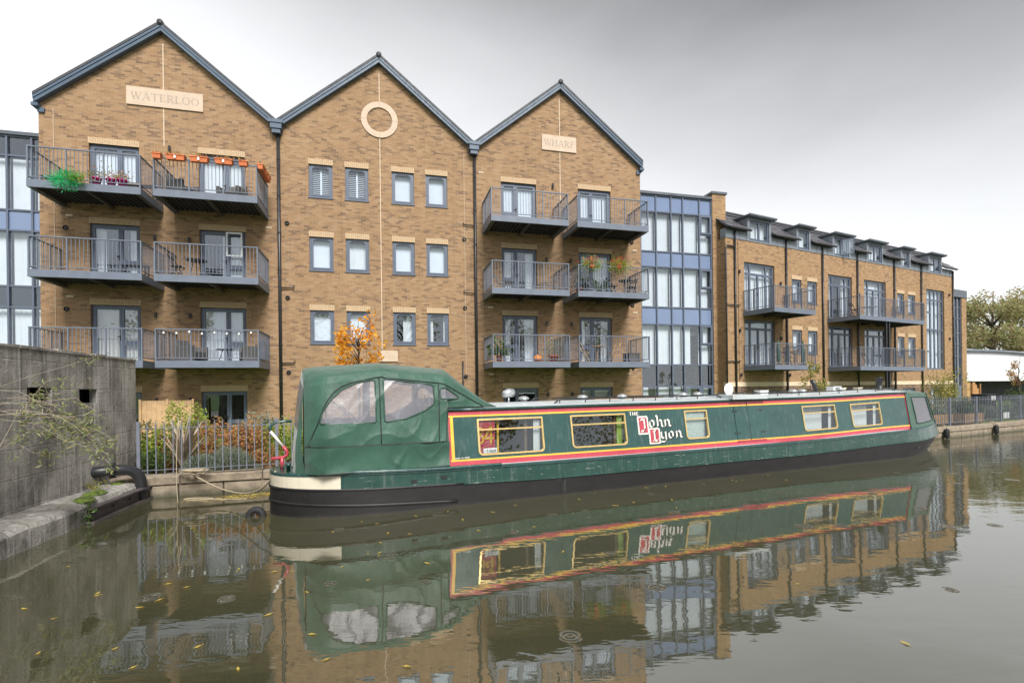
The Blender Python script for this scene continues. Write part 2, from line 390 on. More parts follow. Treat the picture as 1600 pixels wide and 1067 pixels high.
# old concrete with board marks, lime runs, black algae and moss
t = NT('concrete_old'); p = t.pos(); sx = t.N('ShaderNodeSeparateXYZ'); t.c(p, sx.inputs[0])
base = t.ramp(t.noise(p, 2.4, 7, .65), [(.28, (.22,.203,.186)), (.5, (.38,.357,.327)), (.72, (.55,.52,.48))])
algae = t.ramp(t.noise(t.map(p, (1,1,.5)), 1.9, 7, .72), [(.45, 0.0), (.62, .6)])
topd = t.ramp(t.math('ADD', sx.outputs['Z'], t.math('MULTIPLY', t.noise(p, 1.6, 5, .7), 1.6)), [(.5, .25), (.95, 1.0)])
base = t.mix(t.math('MULTIPLY', algae, topd), base, (.058,.053,.049))
run = t.noise(t.map(p, (6.5,4.6,.22)), 2.1, 6, .72)
runm = t.ramp(t.noise(t.map(p, (.6,.6,.5), (3,1,2)), 1.2, 3), [(.38, .12), (.6, 1.0)])
base = t.mix(t.math('MULTIPLY', t.ramp(run, [(.5, 0.0), (.68, .85)]), runm), base, (.74,.71,.68))
drk = t.noise(t.map(p, (7.5,5.2,.18), (5,2,0)), 2.3, 5, .7)
base = t.mix(t.ramp(drk, [(.54, 0.0), (.7, .6)]), base, (.055,.05,.045))
moss = t.ramp(t.noise(p, 1.9, 6, .7), [(.58, 0.0), (.7, .7)])
mz = t.ramp(sx.outputs['Z'], [(.2, 1.0), (1.0, .25)])
base = t.mix(t.math('MULTIPLY', moss, mz), base, (.07,.085,.022))
t.color(base); t.set(Roughness=.95, Specular_IOR_Level=.2)
bz = t.math('FRACT', t.math('ADD', t.math('DIVIDE', sx.outputs['Z'], .42), t.math('MULTIPLY', t.noise(p, 2.5, 3), .10))); bl = t.ramp(bz, [(0, 0.0), (.03, 1.0), (.97, 1.0), (1, .0)])
t.normal(t.bump(t.math('ADD', t.noise(p, 26, 6, .7), t.math('MULTIPLY', bl, .30)), .9, .045))
t = NT('moss'); p = t.pos(); t.color(t.ramp(t.noise(p, 12, 5), [(.3, (.05,.07,.015)), (.6, (.14,.20,.03)), (.8, (.20,.26,.05))])); t.set(Roughness=1); t.normal(t.bump(t.noise(p, 60, 4), 1, .03))
t = NT('steel_old'); p = t.pos(); t.color(t.ramp(t.noise(t.map(p, (1,1,4)), 3, 6, .7), [(.3, (.06,.055,.06)), (.55, (.12,.105,.105)), (.75, (.17,.12,.09))])); t.set(Roughness=.6, Metallic=.2); t.normal(t.bump(t.noise(p, 40, 4), .3, .01))
t = NT('quay_stone'); p = t.pos()
ri = t.N('ShaderNodeObjectInfo').outputs['Random']
c = t.ramp(t.noise(p, 6, 6, .65), [(.3, (.18,.15,.115)), (.55, (.32,.27,.205)), (.75, (.44,.375,.29))])
c = t.mix(.5, c, t.ramp(ri, [(0, (.7,.62,.55)), (.5, (1,.95,.9)), (1, (.85,.8,.68))]), 'MULTIPLY')
sx = t.N('ShaderNodeSeparateXYZ'); t.c(p, sx.inputs[0])
c = t.mix(t.ramp(t.math('ADD', sx.outputs['Z'], t.math('MULTIPLY', t.noise(p, 8, 4), .08)), [(.06, .8), (.16, 0.0)]), c, (.06,.062,.035))
t.color(c); t.set(Roughness=.92); t.normal(t.bump(t.noise(p, 22, 5, .65), .5, .02))
t = NT('lawn'); p = t.pos(); t.color(t.ramp(t.noise(p, 5, 6, .7), [(.3, (.07,.13,.025)), (.7, (.14,.23,.05))])); t.set(Roughness=1); t.normal(t.bump(t.noise(p, 40, 4), .8, .03))

# water: murky canal, small wind ripples and rain rings as surface relief
t = NT('canal_water'); p = t.pos()
t.color(t.ramp(t.noise(p, .5, 3), [(.3, (.052,.052,.028)), (.7, (.066,.064,.036))]))
t.set(Roughness=.018, IOR=3.5, Specular_IOR_Level=.5)
sx = t.N('ShaderNodeSeparateXYZ'); t.c(p, sx.inputs[0])
far = t.ramp(t.math('MULTIPLY', sx.outputs['X'], .05), [(.30, .22), (.75, 1.0)])
rip = t.math('ADD', t.math('MULTIPLY', t.noise(t.map(p, (1.0,2.4,1)), 1.6, 3, .5), 1.0), t.math('MULTIPLY', t.noise(t.map(p, (1.0,1.9,1)), 7, 2), .10))
rip = t.math('MULTIPLY', rip, far)
vo = t.N('ShaderNodeTexVoronoi', voronoi_dimensions='2D', feature='F1'); vo.inputs['Scale'].default_value = .95; t.c(p, vo.inputs['Vector'])
sc3 = t.N('ShaderNodeSeparateColor'); t.c(vo.outputs['Color'], sc3.inputs[0])
rad = t.math('MULTIPLY_ADD', sc3.outputs[0], .07, .02); dd = t.math('SUBTRACT', t.math('DIVIDE', vo.outputs['Distance'], .95), rad)
env = t.math('EXPONENT', t.math('MULTIPLY', t.math('MULTIPLY', dd, dd), -1500.0))
ringw = t.math('MULTIPLY', t.math('MULTIPLY', t.math('COSINE', t.math('MULTIPLY', dd, 130.0)), env), t.math('GREATER_THAN', sc3.outputs[1], .60))
nb = t.bump(rip, .30, .03); nb2 = t.bump(ringw, .45, .02, nb); t.normal(nb2)
# ================================================================== large structure
# canal edge, from the near left corner round to the far right
BANK = [(-7.6, 9.42), (-5.0, 10.30), (2.0, 13.05), (9.5, 16.0), (16.8, 18.9), (21.8, 21.35), (30, 26.2), (60, 46), (140, 100)]
def bank_y(x):
    for (x0, y0), (x1, y1) in zip(BANK, BANK[1:]):
        if x <= x1: return y0+(x-x0)*(y1-y0)/(x1-x0)
    return BANK[-1][1]
mb = MB(); mb.quad((-400,-300,0), (500,-300,0), (500,420,0), (-400,420,0)); struct(mb.build('water', 'canal_water'))
mb = MB(); GZ = 0.30
pts = [(-400, 9.42), (-7.6, 9.42)] + BANK[1:] + [(500, 330), (1500, 1500), (-1500, 1500), (-1500, 9.42)]
mb.poly([(x, y+.30, GZ) for x, y in pts]); struct(mb.build('ground', 'lawn'))
# near bank the photographer stands on
mb = MB(); mb.box(-300, 300, -12, .9, -.5, .34); struct(mb.build('towpath', 'paving'))
mb = MB(); mb.box(-900, 900, -900, -12.01, -.5, .35); struct(mb.build('field', 'lawn'))
# paved strip along the far building and the quay edge path
mb = MB()
for (x0, y0), (x1, y1) in zip(BANK[:6], BANK[1:7]):
    mb.quad((x0, y0+.32, GZ+.004), (x1, y1+.32, GZ+.004), (x1, y1+.75, GZ+.004), (x0, y0+.75, GZ+.004))
struct(mb.build('pavement', 'paving'))
mb = MB(); mb.poly([(-7.6, 10.2, GZ+.004), (-5, 11.06, GZ+.004), (2, 13.81, GZ+.004), (2, 14.9, GZ+.004), (-5, 12.9, GZ+.004), (-7.6, 12.4, GZ+.004)]); struct(mb.build('flower_bed', 'soil'))

# quay wall: coping slabs over stone blocks
qw = thing('canal_wall', 'low stone canal wall with heavy coping slabs along the far bank', 'wall', (0, 0, 0))
rq = random.Random(3)
mbb = MB()
for (x0, y0), (x1, y1) in zip(BANK[:8], BANK[1:9]):
    mbb.obox((x0, y0+.10, -.6), (x1-x0, y1-y0, 0), (-.08, .28, 0), (0, 0, .80))
mbb.build('wall_core', 'quay_stone', qw)
def along(d):
    for (x0, y0), (x1, y1) in zip(BANK, BANK[1:]):
        L = math.hypot(x1-x0, y1-y0)
        if d <= L: return Vector((x0+(x1-x0)*d/L, y0+(y1-y0)*d/L, 0)), math.atan2(y1-y0, x1-x0)
        d -= L
    return None
def stone_mesh(l, h, dpt, key, mat='quay_stone'):
    def fn(m):
        b = .018; r = random.Random(key)
        j = lambda: r.uniform(-.006, .006)
        vs = [(b,0+j(),b),(l-b,0+j(),b),(l-b,0+j(),h-b),(b,0+j(),h-b),(0,b,0),(l,b,0),(l,b,h),(0,b,h),(0,dpt,0),(l,dpt,0),(l,dpt,h),(0,dpt,h)]
        fs = [(0,1,2,3),(4,5,1,0),(5,6,2,1),(6,7,3,2),(7,4,0,3),(4,8,9,5),(5,9,10,6),(6,10,11,7),(7,11,8,4)]
        m.add(vs, fs)
    return unit(('stone', l, h, dpt, key), fn, 'stone', mat)
d = .05
while d < 47:
    p, a = along(d); l = rq.choice([1.15, 1.3, 1.45])
    o = link('coping_stone', stone_mesh(l-.012, .17, .42, rq.randint(0, 2)), qw, (p.x, p.y-.04, .235+rq.uniform(-.006, .006))); o.rotation_euler = (0, 0, a+rq.uniform(-.004, .004)); d += l
d = .05
while d < 47:
    p, a = along(d); l = rq.choice([.78, .95, 1.1, .62])
    o = link('stone_block', stone_mesh(l-.015, .33, .25, rq.randint(0, 2)), qw, (p.x, p.y, -.105)); o.rotation_euler = (0, 0, a+rq.uniform(-.006, .006)); d += l

# ------------------------------------------------------------------ lettering
def seg(mb, mp, x0, y0, x1, y1, w):
    dx, dy = x1-x0, y1-y0; L = math.hypot(dx, dy) or 1; nx, ny = -dy/L*w/2, dx/L*w/2
    mb.quad(mp(x0+nx, y0+ny), mp(x0-nx, y0-ny), mp(x1-nx, y1-ny), mp(x1+nx, y1+ny))
def arc(mb, mp, cx, cy, rx, ry, a0, a1, w, wv=None, n=14):
    """ring sector; w thickness at the sides, wv at top and bottom"""
    wv = w if wv is None else wv; P = []
    for i in range(n+1):
        t = R_(a0+(a1-a0)*i/n); c, s = math.cos(t), math.sin(t)
        P.append((mp(cx+c*rx, cy+s*ry), mp(cx+c*(rx-w), cy+s*(ry-wv))))
    for (a, b), (c, d_) in zip(P, P[1:]): mb.quad(a, b, d_, c)
ADV = {'W': 1.12, 'A': .92, 'T': .82, 'E': .76, 'R': .86, 'L': .74, 'O': .95, 'H': .92, 'F': .72}
def serif_text(mb, text, mp, h, width):
    T, t_, S = .15, .055, .30; adv = ADV
    tot = sum(adv[c] for c in text); k = width/tot; x = 0
    for ch in text:
        q = lambda a, b, x=x: mp((x+a)*k, b*h)
        sf = lambda cx, y: seg(mb, q, cx-S/2, y, cx+S/2, y, .05)
        if ch == 'W':
            seg(mb, q, .1,1,.34,0,T); seg(mb, q, .34,0,.54,.9,t_); seg(mb, q, .54,.95,.76,0,T); seg(mb, q, .76,0,1.0,1,t_); sf(.1,1); sf(.54,1); sf(1.0,1)
        if ch == 'A':
            seg(mb, q, .12,0,.45,1,t_); seg(mb, q, .45,1,.78,0,T); seg(mb, q, .25,.34,.66,.34,t_); sf(.12,0); sf(.78,0)
        if ch == 'T':
            seg(mb, q, .41,0,.41,.97,T); seg(mb, q, .06,.97,.76,.97,t_+.01); seg(mb, q, .07,1,.07,.8,.05); seg(mb, q, .75,1,.75,.8,.05); sf(.41,0)
        if ch in 'ELF':
            seg(mb, q, .2,0,.2,1,T); sf(.2,0); sf(.2,1)
            if ch in 'EL': seg(mb, q, .2,.03,.66,.03,t_+.01); seg(mb, q, .66,.0,.66,.22,.05)
            if ch in 'EF': seg(mb, q, .2,.97,.63,.97,t_+.01); seg(mb, q, .63,1,.63,.8,.05); seg(mb, q, .2,.53,.5,.53,t_); seg(mb, q, .5,.45,.5,.62,.05)
        if ch == 'R':
            seg(mb, q, .2,0,.2,1,T); sf(.2,0); sf(.2,1); arc(mb, q, .34,.74,.34,.26,-90,90,T,t_); seg(mb, q, .2,.97,.36,.97,t_); seg(mb, q, .2,.5,.36,.5,t_); seg(mb, q, .38,.5,.74,.02,T); sf(.74,.02)
        if ch == 'O': arc(mb, q, .46,.5,.42,.53,0,360,T,t_,28)
        if ch == 'H':
            seg(mb, q, .2,0,.2,1,T); seg(mb, q, .72,0,.72,1,T); seg(mb, q, .2,.52,.72,.52,t_); sf(.2,0); sf(.2,1); sf(.72,0); sf(.72,1)
        x += adv[ch]
def nib(mb, mp, pts, w, ang=40):
    """broad-pen stroke"""
    cx, cy = math.cos(R_(ang))*w/2, math.sin(R_(ang))*w/2
    for (x0, y0), (x1, y1) in zip(pts, pts[1:]):
        mb.quad(mp(x0-cx, y0-cy), mp(x0+cx, y0+cy), mp(x1+cx, y1+cy), mp(x1-cx, y1-cy))
        mb.quad(mp(x0-cx, y0-cy), mp(x0+.3*cy, y0-.3*cx), mp(x0+cx, y0+cy), mp(x0-.3*cy, y0+.3*cx))
        mb.quad(mp(x1-cx, y1-cy), mp(x1+.3*cy, y1-.3*cx), mp(x1+cx, y1+cy), mp(x1-.3*cy, y1+.3*cx))
BLACK = {'o': [[(.12,.12),(.12,.5),(.3,.64),(.48,.5),(.48,.14),(.28,0),(.12,.12)]],
 'h': [[(.04,1.04),(.14,.92),(.14,.06),(.06,.0)],[(.14,.44),(.34,.64),(.5,.52),(.5,.08),(.60,.0)]],
 'n': [[(.04,.56),(.14,.62),(.14,.06),(.06,.0)],[(.14,.48),(.34,.64),(.5,.5),(.5,.08),(.62,.02)]],
 'y': [[(.02,.54),(.12,.62),(.12,.14),(.28,0),(.5,.14)],[(.44,.56),(.52,.62),(.52,-.12),(.36,-.32),(.06,-.26)]],
 'J': [[(.06,.80),(.16,.95),(.40,.88),(.60,.97)],[(.46,.88),(.46,.20),(.30,.03),(.08,.06)]],
 'L': [[(.16,.86),(.28,.96),(.44,.90)],[(.30,.90),(.30,.14),(.14,.03)],[(.14,.06),(.32,.12),(.52,.02),(.68,.20)]]}

# ------------------------------------------------------------------ glazing, doors, balconies
def wavy(mb, x0, x1, y, z0, z1, n=None, amp=.025, per=.13):
    n = n or max(6, int((x1-x0)/.03)); r = random.Random(int(x0*97+z0*31)); ph = r.uniform(0, 6); k1, k2 = r.uniform(2, 5), r.uniform(6, 11); per *= r.uniform(1.0, 1.7); amp *= r.uniform(.3, .75)
    top, bot = [], []
    for i in range(n+1):
        x = x0+(x1-x0)*i/n; a = amp*(math.sin(2*math.pi*x/per+ph+1.6*math.sin(x*k1))*(.55+.45*math.sin(x*k2+ph)))
        top.append((x, y+a*.6, z1)); bot.append((x, y+a, z0))
    for i in range(n): mb.quad(bot[i], bot[i+1], top[i+1], top[i])
def frame_rect(mb, x0, x1, z0, z1, w, y0, y1):
    mb.box(x0, x1, y0, y1, z0, z0+w); mb.box(x0, x1, y0, y1, z1-w, z1); mb.box(x0, x0+w, y0, y1, z0+w, z1-w); mb.box(x1-w, x1, y0, y1, z0+w, z1-w)
def glazed(parent, name, x0, x1, z0, z1, cells, y=.09, fw=.055, dress=None, sash=.05, mat='frame_grey', glass='glass', handle=None, solid=None):
    """frame mesh with panes; cells are fractions (a0, a1, b0, b1) of the inner opening"""
    W, H = x1-x0, z1-z0; mb = MB(); frame_rect(mb, x0, x1, z0, z1, fw, y, y+.07); rect = []
    ix0, ix1, iz0, iz1 = x0+fw, x1-fw, z0+fw, z1-fw
    for c in cells:
        a0, a1, b0, b1 = (ix0+(ix1-ix0)*c[0], ix0+(ix1-ix0)*c[1], iz0+(iz1-iz0)*c[2], iz0+(iz1-iz0)*c[3])
        frame_rect(mb, a0+.003, a1-.003, b0+.003, b1-.003, sash, y-.012, y+.055); rect.append((a0+sash, a1-sash, b0+sash, b1-sash))
    o = mb.build(name, mat, parent)
    for a0, a1, b0, b1 in rect:
        boxobj('pane', glass, o, a0-.008, a1+.008, y+.018, y+.030, b0-.008, b1+.008)
    if handle:
        hm = MB(); hx = x0+W*handle; hz = z0+min(1.0, H*.45); hm.box(hx-.015, hx+.015, y-.03, y-.012, hz-.09, hz+.09); hm.box(hx-.1, hx, y-.06, y-.03, hz+.02, hz+.045); hm.build('handle', 'black_metal', o)
    # trickle vent
    dm = MB(); r = random.Random(int((x0+50)*13+z0*7))
    if dress == 'blind':
        dm.box(x0+.05, x1-.05, y+.16, y+.17, z0+H*r.uniform(.0, .12)+.02, z1-.04); dm.build('blind', 'blind', o)
    elif dress == 'shutter':
        for q in range(int(H/.075)):
            zz = z0+.06+q*.075
            if zz < z1-.1: dm.obox((x0+.08, y+.11, zz), (W-.16, 0, 0), (0, .05, .035), (0, -.006, .008))
        dm.box(x0+W*.46, x0+W*.54, y+.10, y+.13, z0+.05, z1-.05); dm.box(x0+.05, x0+.1, y+.10, y+.13, z0+.05, z1-.05); dm.box(x1-.1, x1-.05, y+.10, y+.13, z0+.05, z1-.05); dm.build('shutter', 'blind', o)
    elif dress in ('curtain', 'warm'):
        wavy(dm, x0+.03, x1-.03, y+.2, z0+.03, z1-.04); dm.build('curtain', 'curtain' if dress == 'curtain' else 'curtain_warm', o)
    elif dress == 'side':
        wavy(dm, x0+.03, x0+W*r.uniform(.2, .3), y+.2, z0+.03, z1-.04); wavy(dm, x1-W*r.uniform(.2, .35), x1-.03, y+.2, z0+.03, z1-.04); dm.build('curtain', 'curtain', o)
    elif dress == 'half':
        wavy(dm, x0+W*.45, x1-.03, y+.2, z0+.03, z1-.04); dm.build('curtain', 'curtain', o)
    return o
def lintel(parent, x0, x1, z, h=.225, soldier=True):
    mb = MB()
    if soldier:
        n = max(4, round((x1-x0)/.075)); w = (x1-x0)/n; r = random.Random(int(x0*10))
        mb.box(x0, x1, -.004, .05, z, z+h, 1)
        for i in range(n): q = r.uniform(-.003, .003); mb.box(x0+i*w+.005, x0+(i+1)*w-.005, -.016+q, -.004, z+.004, z+h-.004)
    else: mb.box(x0, x1, -.02, .05, z, z+h)
    return mb.build('lintel', ['lintel_brick', 'lintel_mortar'], parent)
def wall_mesh(x0, x1, z0, z1, openings, depth=.26, y=0.0):
    mb = MB(); xs = sorted({x0, x1, *[v for o in openings for v in o[:2]]}); zs = sorted({z0, z1, *[v for o in openings for v in o[2:]]})
    for xa, xb in zip(xs, xs[1:]):
        for za, zb in zip(zs, zs[1:]):
            cx, cz = (xa+xb)/2, (za+zb)/2
            if any(o[0] < cx < o[1] and o[2] < cz < o[3] for o in openings): continue
            mb.quad((xa,y,za), (xb,y,za), (xb,y,zb), (xa,y,zb))
            mb.quad((xb,y+depth,za), (xa,y+depth,za), (xa,y+depth,zb), (xb,y+depth,zb))
    for a, b, c, d_ in openings:
        mb.quad((a,y,c),(a,y+depth,c),(a,y+depth,d_),(a,y,d_)); mb.quad((b,y+depth,c),(b,y,c),(b,y,d_),(b,y+depth,d_))
        mb.quad((a,y,d_),(a,y+depth,d_),(b,y+depth,d_),(b,y,d_)); mb.quad((a,y+depth,c),(a,y,c),(b,y,c),(b,y+depth,c))
    return mb
REST = {}
def balcony(parent, x0, x1, deck, d, single=True, nfront=None, rail_h=1.07, label=None):
    mb = MB(); f = .24
    mb.box(x0, x1, -d, -d+.06, deck-f, deck); mb.box(x0, x0+.06, -d+.06, -.002, deck-f, deck); mb.box(x1-.06, x1, -d+.06, -.002, deck-f, deck)
    mb.box(x0+.06, x1-.06, -d+.06, -.002, deck-.05, deck-.015)
    o = mb.build('balcony', 'balcony_grey', parent)
    if label: o['label'] = label
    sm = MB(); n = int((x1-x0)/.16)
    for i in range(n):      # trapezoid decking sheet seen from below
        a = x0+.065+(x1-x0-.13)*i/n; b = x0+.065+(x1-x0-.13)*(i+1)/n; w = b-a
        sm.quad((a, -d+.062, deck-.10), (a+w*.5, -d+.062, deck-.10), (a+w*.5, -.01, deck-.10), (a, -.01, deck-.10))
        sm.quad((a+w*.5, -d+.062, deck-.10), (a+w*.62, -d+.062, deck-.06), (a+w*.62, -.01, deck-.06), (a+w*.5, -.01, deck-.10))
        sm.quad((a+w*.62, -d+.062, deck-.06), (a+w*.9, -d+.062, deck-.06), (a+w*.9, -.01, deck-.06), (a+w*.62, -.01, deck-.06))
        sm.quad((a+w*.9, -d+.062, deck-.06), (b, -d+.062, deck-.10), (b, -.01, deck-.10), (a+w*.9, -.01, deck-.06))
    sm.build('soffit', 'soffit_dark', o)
    for t in ((.04, .5, .96) if x1-x0 < 4 else (.03, .26, .5, .74, .97)):
        cx = x0+(x1-x0)*t; cx = min(max(cx, x0+.10), x1-.10)
        boxobj('joist', 'joist_grey', o, cx-.035, cx+.035, -d+.065, -.012, deck-.23, deck-.105)
    zt = deck+rail_h
    boxobj('handrail', 'balcony_grey', o, x0, x1, -d, -d+.05, zt-.035, zt)
    boxobj('handrail', 'balcony_grey', o, x0, x0+.05, -d+.051, -.02, zt-.035, zt); boxobj('handrail', 'balcony_grey', o, x1-.05, x1, -d+.051, -.02, zt-.035, zt)
    boxobj('bottom_rail', 'balcony_grey', o, x0+.01, x1-.01, -d+.01, -d+.04, deck+.075, deck+.1)
    boxobj('bottom_rail', 'balcony_grey', o, x0+.01, x0+.04, -d+.041, -.02, deck+.075, deck+.1); boxobj('bottom_rail', 'balcony_grey', o, x1-.04, x1-.01, -d+.041, -.02, deck+.075, deck+.1)
    L = x1-x0; npost = max(3, round(L/1.05)+1)
    px = [x0+.005+(L-.05)*i/(npost-1) for i in range(npost)]
    for a in px: boxobj('post', 'balcony_grey', o, a, a+.04, -d+.004, -d+.046, deck+.001, zt-.036)
    for a in (x0+.004, x1-.016):
        for yy in (-.06, -.62): boxobj('post', 'balcony_grey', o, a, a+.012, yy-.05, yy, deck+.001, zt-.036)
    acc = REST.setdefault(parent.name, MB()); w = .016
    for a, b in zip(px, px[1:]):
        n = round((b-a)/.112)
        for i in range(1, n):
            x = a+.02+(b-a)*i/n-w/2
            if single: boxobj('baluster', 'balcony_grey', o, x, x+w, -d+.017, -d+.033, deck+.1, zt-.036)
            else: acc.box(x, x+w, -d+.017, -d+.033, deck+.1, zt-.036)
    n = round(d/.112)
    for i in range(1, n):
        y = -d+(d-.05)*i/n
        for a in (x0+.017, x1-.033): acc.box(a, a+w, y-w/2, y+w/2, deck+.1, zt-.036)
    return o
def downpipe(parent, x, z0, z1, r=.045, y=-.075, mat='pipe_black'):
    mb = MB(); mb.tube([(x, y, z0), (x, y, z1)], r, 8)
    o = mb.build('downpipe', mat, parent, True)
    z = z0+.7
    while z < z1-.2:
        cm = unit(('clip', r), lambda m: (m.lathe((0,0,0), [(r+.003,-.02),(r+.014,-.02),(r+.014,.02),(r+.003,.02)], 8), m.box(-.02,.02,r,.075,-.015,.015)), 'pipe_clip', mat); link('pipe_clip', cm, o, (x, y, z)); z += 1.42
    return o
def wall_vent(parent, x, z):
    me = unit('vent', lambda m: (m.lathe((0,0,0), [(.085,0),(.085,-.03),(.06,-.055),(.055,-.02)], 12, 'y')), 'wall_vent', 'black_metal'); return link('wall_vent', me, parent, (x, -.001, z))
def wall_lamp(parent, x, z):
    me = unit('wlamp', lambda m: (m.lathe((0,-.07,0), [(.035,-.09),(.045,-.09),(.045,.09),(.035,.09)], 10), m.box(-.025,.025,-.04,0,-.03,.03)), 'wall_lamp', 'black_metal'); return link('wall_lamp', me, parent, (x, -.001, z))
def air_brick(parent, x, z):
    me = unit('abrick', lambda m: (m.box(-.11,.11,-.012,0,-.033,.033), m.box(-.09,.09,-.018,-.012,-.018,-.008), m.box(-.09,.09,-.018,-.012,.006,.016)), 'air_brick', 'mastic'); return link('air_brick', me, parent, (x, -.001, z))

# ================================================================== gabled apartment building
YG = R_(14.4); G = thing('apartment_building', 'yellow brick warehouse style block with three pointed gables', 'building', (0, 21.666, 0), YG)
GX0, GX1, EAVE = -16.86, 6.21, 12.20
VAL = (-9.21, -1.574); APX = (-13.04, -5.39, 2.31); APZ = 15.15
DOORC = [(-15.388,-13.839), (-11.924,-10.369), (-.383,1.189), (3.145,4.72)]
DTOP = [10.90, 8.062, 5.175, 2.05]; DECK = [8.83, 5.99, 3.10]
WINC = [(-8.1,-7.213), (-6.743,-5.854), (-4.942,-4.053), (-3.578,-2.69)]; WROW = [(9.594,10.895), (6.734,8.055), (3.869,5.18)]
ops = []
for i, t_ in enumerate(DTOP):
    for a, b in DOORC: ops.append((a, b, (DECK[i]-.02) if i < 3 else .25, t_))
for a, b in WINC:
    for z0, z1 in WROW: ops.append((a, b, z0, z1))
mb = wall_mesh(GX0, GX1, 0.0, EAVE, ops)
for x0, x1, ax in ((GX0, VAL[0], APX[0]), (VAL[0], VAL[1], APX[1]), (VAL[1], GX1, APX[2])):
    mb.poly([(x0, 0, EAVE), (x1, 0, EAVE), (ax, 0, APZ)]); mb.poly([(x1, .26, EAVE), (x0, .26, EAVE), (ax, .26, APZ)])
mb.quad((GX0, 10, 0), (GX0, 0, 0), (GX0, 0, EAVE), (GX0, 10, EAVE)); mb.quad((GX1, 0, 0), (GX1, 10, 0), (GX1, 10, EAVE), (GX1, 0, EAVE)); mb.quad((GX1, 10, 0), (GX0, 10, 0), (GX0, 10, EAVE), (GX1, 10, EAVE))
mb.build('wall', 'brick', G)
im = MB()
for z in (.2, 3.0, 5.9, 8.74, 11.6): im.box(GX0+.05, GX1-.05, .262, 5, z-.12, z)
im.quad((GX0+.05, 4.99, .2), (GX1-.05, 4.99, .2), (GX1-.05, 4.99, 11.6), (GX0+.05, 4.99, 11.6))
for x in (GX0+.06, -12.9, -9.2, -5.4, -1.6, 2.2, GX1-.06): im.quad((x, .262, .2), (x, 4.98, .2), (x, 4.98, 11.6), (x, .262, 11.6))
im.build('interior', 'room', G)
mid = R_(39.2)
for k, (x0, x1, ax) in enumerate(((GX0-.05, VAL[0], APX[0]), (VAL[0], VAL[1], APX[1]), (VAL[1], GX1+.05, APX[2]))):
    rm = MB(); zt, ze = APZ+.33, EAVE+.19; th = .10
    rm.add([(x0,-.24,ze),(ax,-.24,zt),(x1,-.24,ze),(x1,-.24,ze-th),(ax,-.24,zt-th),(x0,-.24,ze-th)]+[(x0,10.2,ze),(ax,10.2,zt),(x1,10.2,ze),(x1,10.2,ze-th),(ax,10.2,zt-th),(x0,10.2,ze-th)],
           [(0,1,4,5),(1,2,3,4),(0,6,7,1),(1,7,8,2),(5,4,10,11),(4,3,9,10),(0,5,11,6),(2,8,9,3),(6,11,10,7),(7,10,9,8)])
    o = rm.build('roof', 'roof_slate', G)
    for s, (xa, xb) in enumerate(((x0, ax), (x1, ax))):       # bargeboard with a stepped lower edge
        bm = MB(); zA, zB = ze-th-.004, zt-th-.004
        bm.add([(xa,-.20,zA),(xb,-.20,zB),(xb,-.20,zB-.235),(xa,-.20,zA-.235),(xa,-.02,zA),(xb,-.02,zB),(xb,-.02,zB-.235),(xa,-.02,zA-.235)], [(0,1,2,3),(4,7,6,5),(0,4,5,1),(3,2,6,7),(0,3,7,4),(1,5,6,2)])
        bm.add([(xa,-.225,zA),(xb,-.225,zB),(xb,-.225,zB-.10),(xa,-.225,zA-.10),(xa,-.2,zA),(xb,-.2,zB),(xb,-.2,zB-.10),(xa,-.2,zA-.10)], [(0,1,2,3),(0,4,5,1),(3,2,6,7),(0,3,7,4),(1,5,6,2)])
        bm.build('bargeboard', 'barge_grey', G)
    rc = MB(); rc.tube([(ax,-.26,zt-.06),(ax,10.2,zt-.06)], .105, 10); rc.build('ridge_cap', 'roof_slate', o, True)
for x in VAL:      # hopper and downpipe in each valley
    hm = MB(); hm.box(x-.20, x+.20, -.30, -.004, 12.02, 12.26); hm.box(x-.15, x+.15, -.26, -.004, 11.86, 12.02); hm.box(x-.25, x+.25, -.33, -.235, 12.22, 12.34); hm.build('hopper', 'barge_grey', G)
    downpipe(G, x+.04, .3, 11.9, .06)
for x, s in ((GX0, -1), (GX1, 1)):
    km = MB(); km.box(min(x, x+s*.04)-.08, max(x, x+s*.04)+.08, -.19, .5, 11.95, 12.06); km.box(min(x, x-s*.2), max(x, x-s*.2), -.07, -.003, 11.80, 11.95); km.build('kneeler', 'barge_grey', G)
# doors with balconies
dressA = ['curtain','curtain','side','warm','side','side','half','blind']
k = 0
for i in range(4):
    for j, (a, b) in enumerate(DOORC):
        z0 = (DECK[i]-.02) if i < 3 else .25
        W = b-a; left = j < 2
        if left: cells = [(0, .60, 0, 1), (.60, 1, .36, 1), (.60, 1, 0, .36)]
        else: cells = [(0, .40, .36, 1), (0, .40, 0, .36), (.40, 1, 0, 1)]
        dr = {(0,0):'blind',(0,1):'curtain',(0,2):'blind',(0,3):'blind',(1,0):'side',(1,1):'half',(1,2):'side',(1,3):'half',(2,0):'warm',(2,1):'curtain',(2,2):'side',(2,3):'side',(3,3):'warm'}.get((i, j))
        o = glazed(G, 'balcony_door' if i < 3 else 'door', a+.005, b-.005, z0, DTOP[i]-.005, cells, dress=dr, sash=.075, handle=.56 if left else .44)
        lintel(G, a-.02, b+.02, DTOP[i])
ow = MB(); ow.obox((-11.08, -.02, 7.2), (.62, 0, 0), (0, -.05, 0), (0, -.25, .82)); # tilted-open vent sash on the middle right door
op = MB(); frame_rect(op, -11.0, -10.45, 7.1, 8.0, .05, -.03, .0); o = op.build('open_sash', 'white_plastic', G); o.location = (0, -.1, 0)
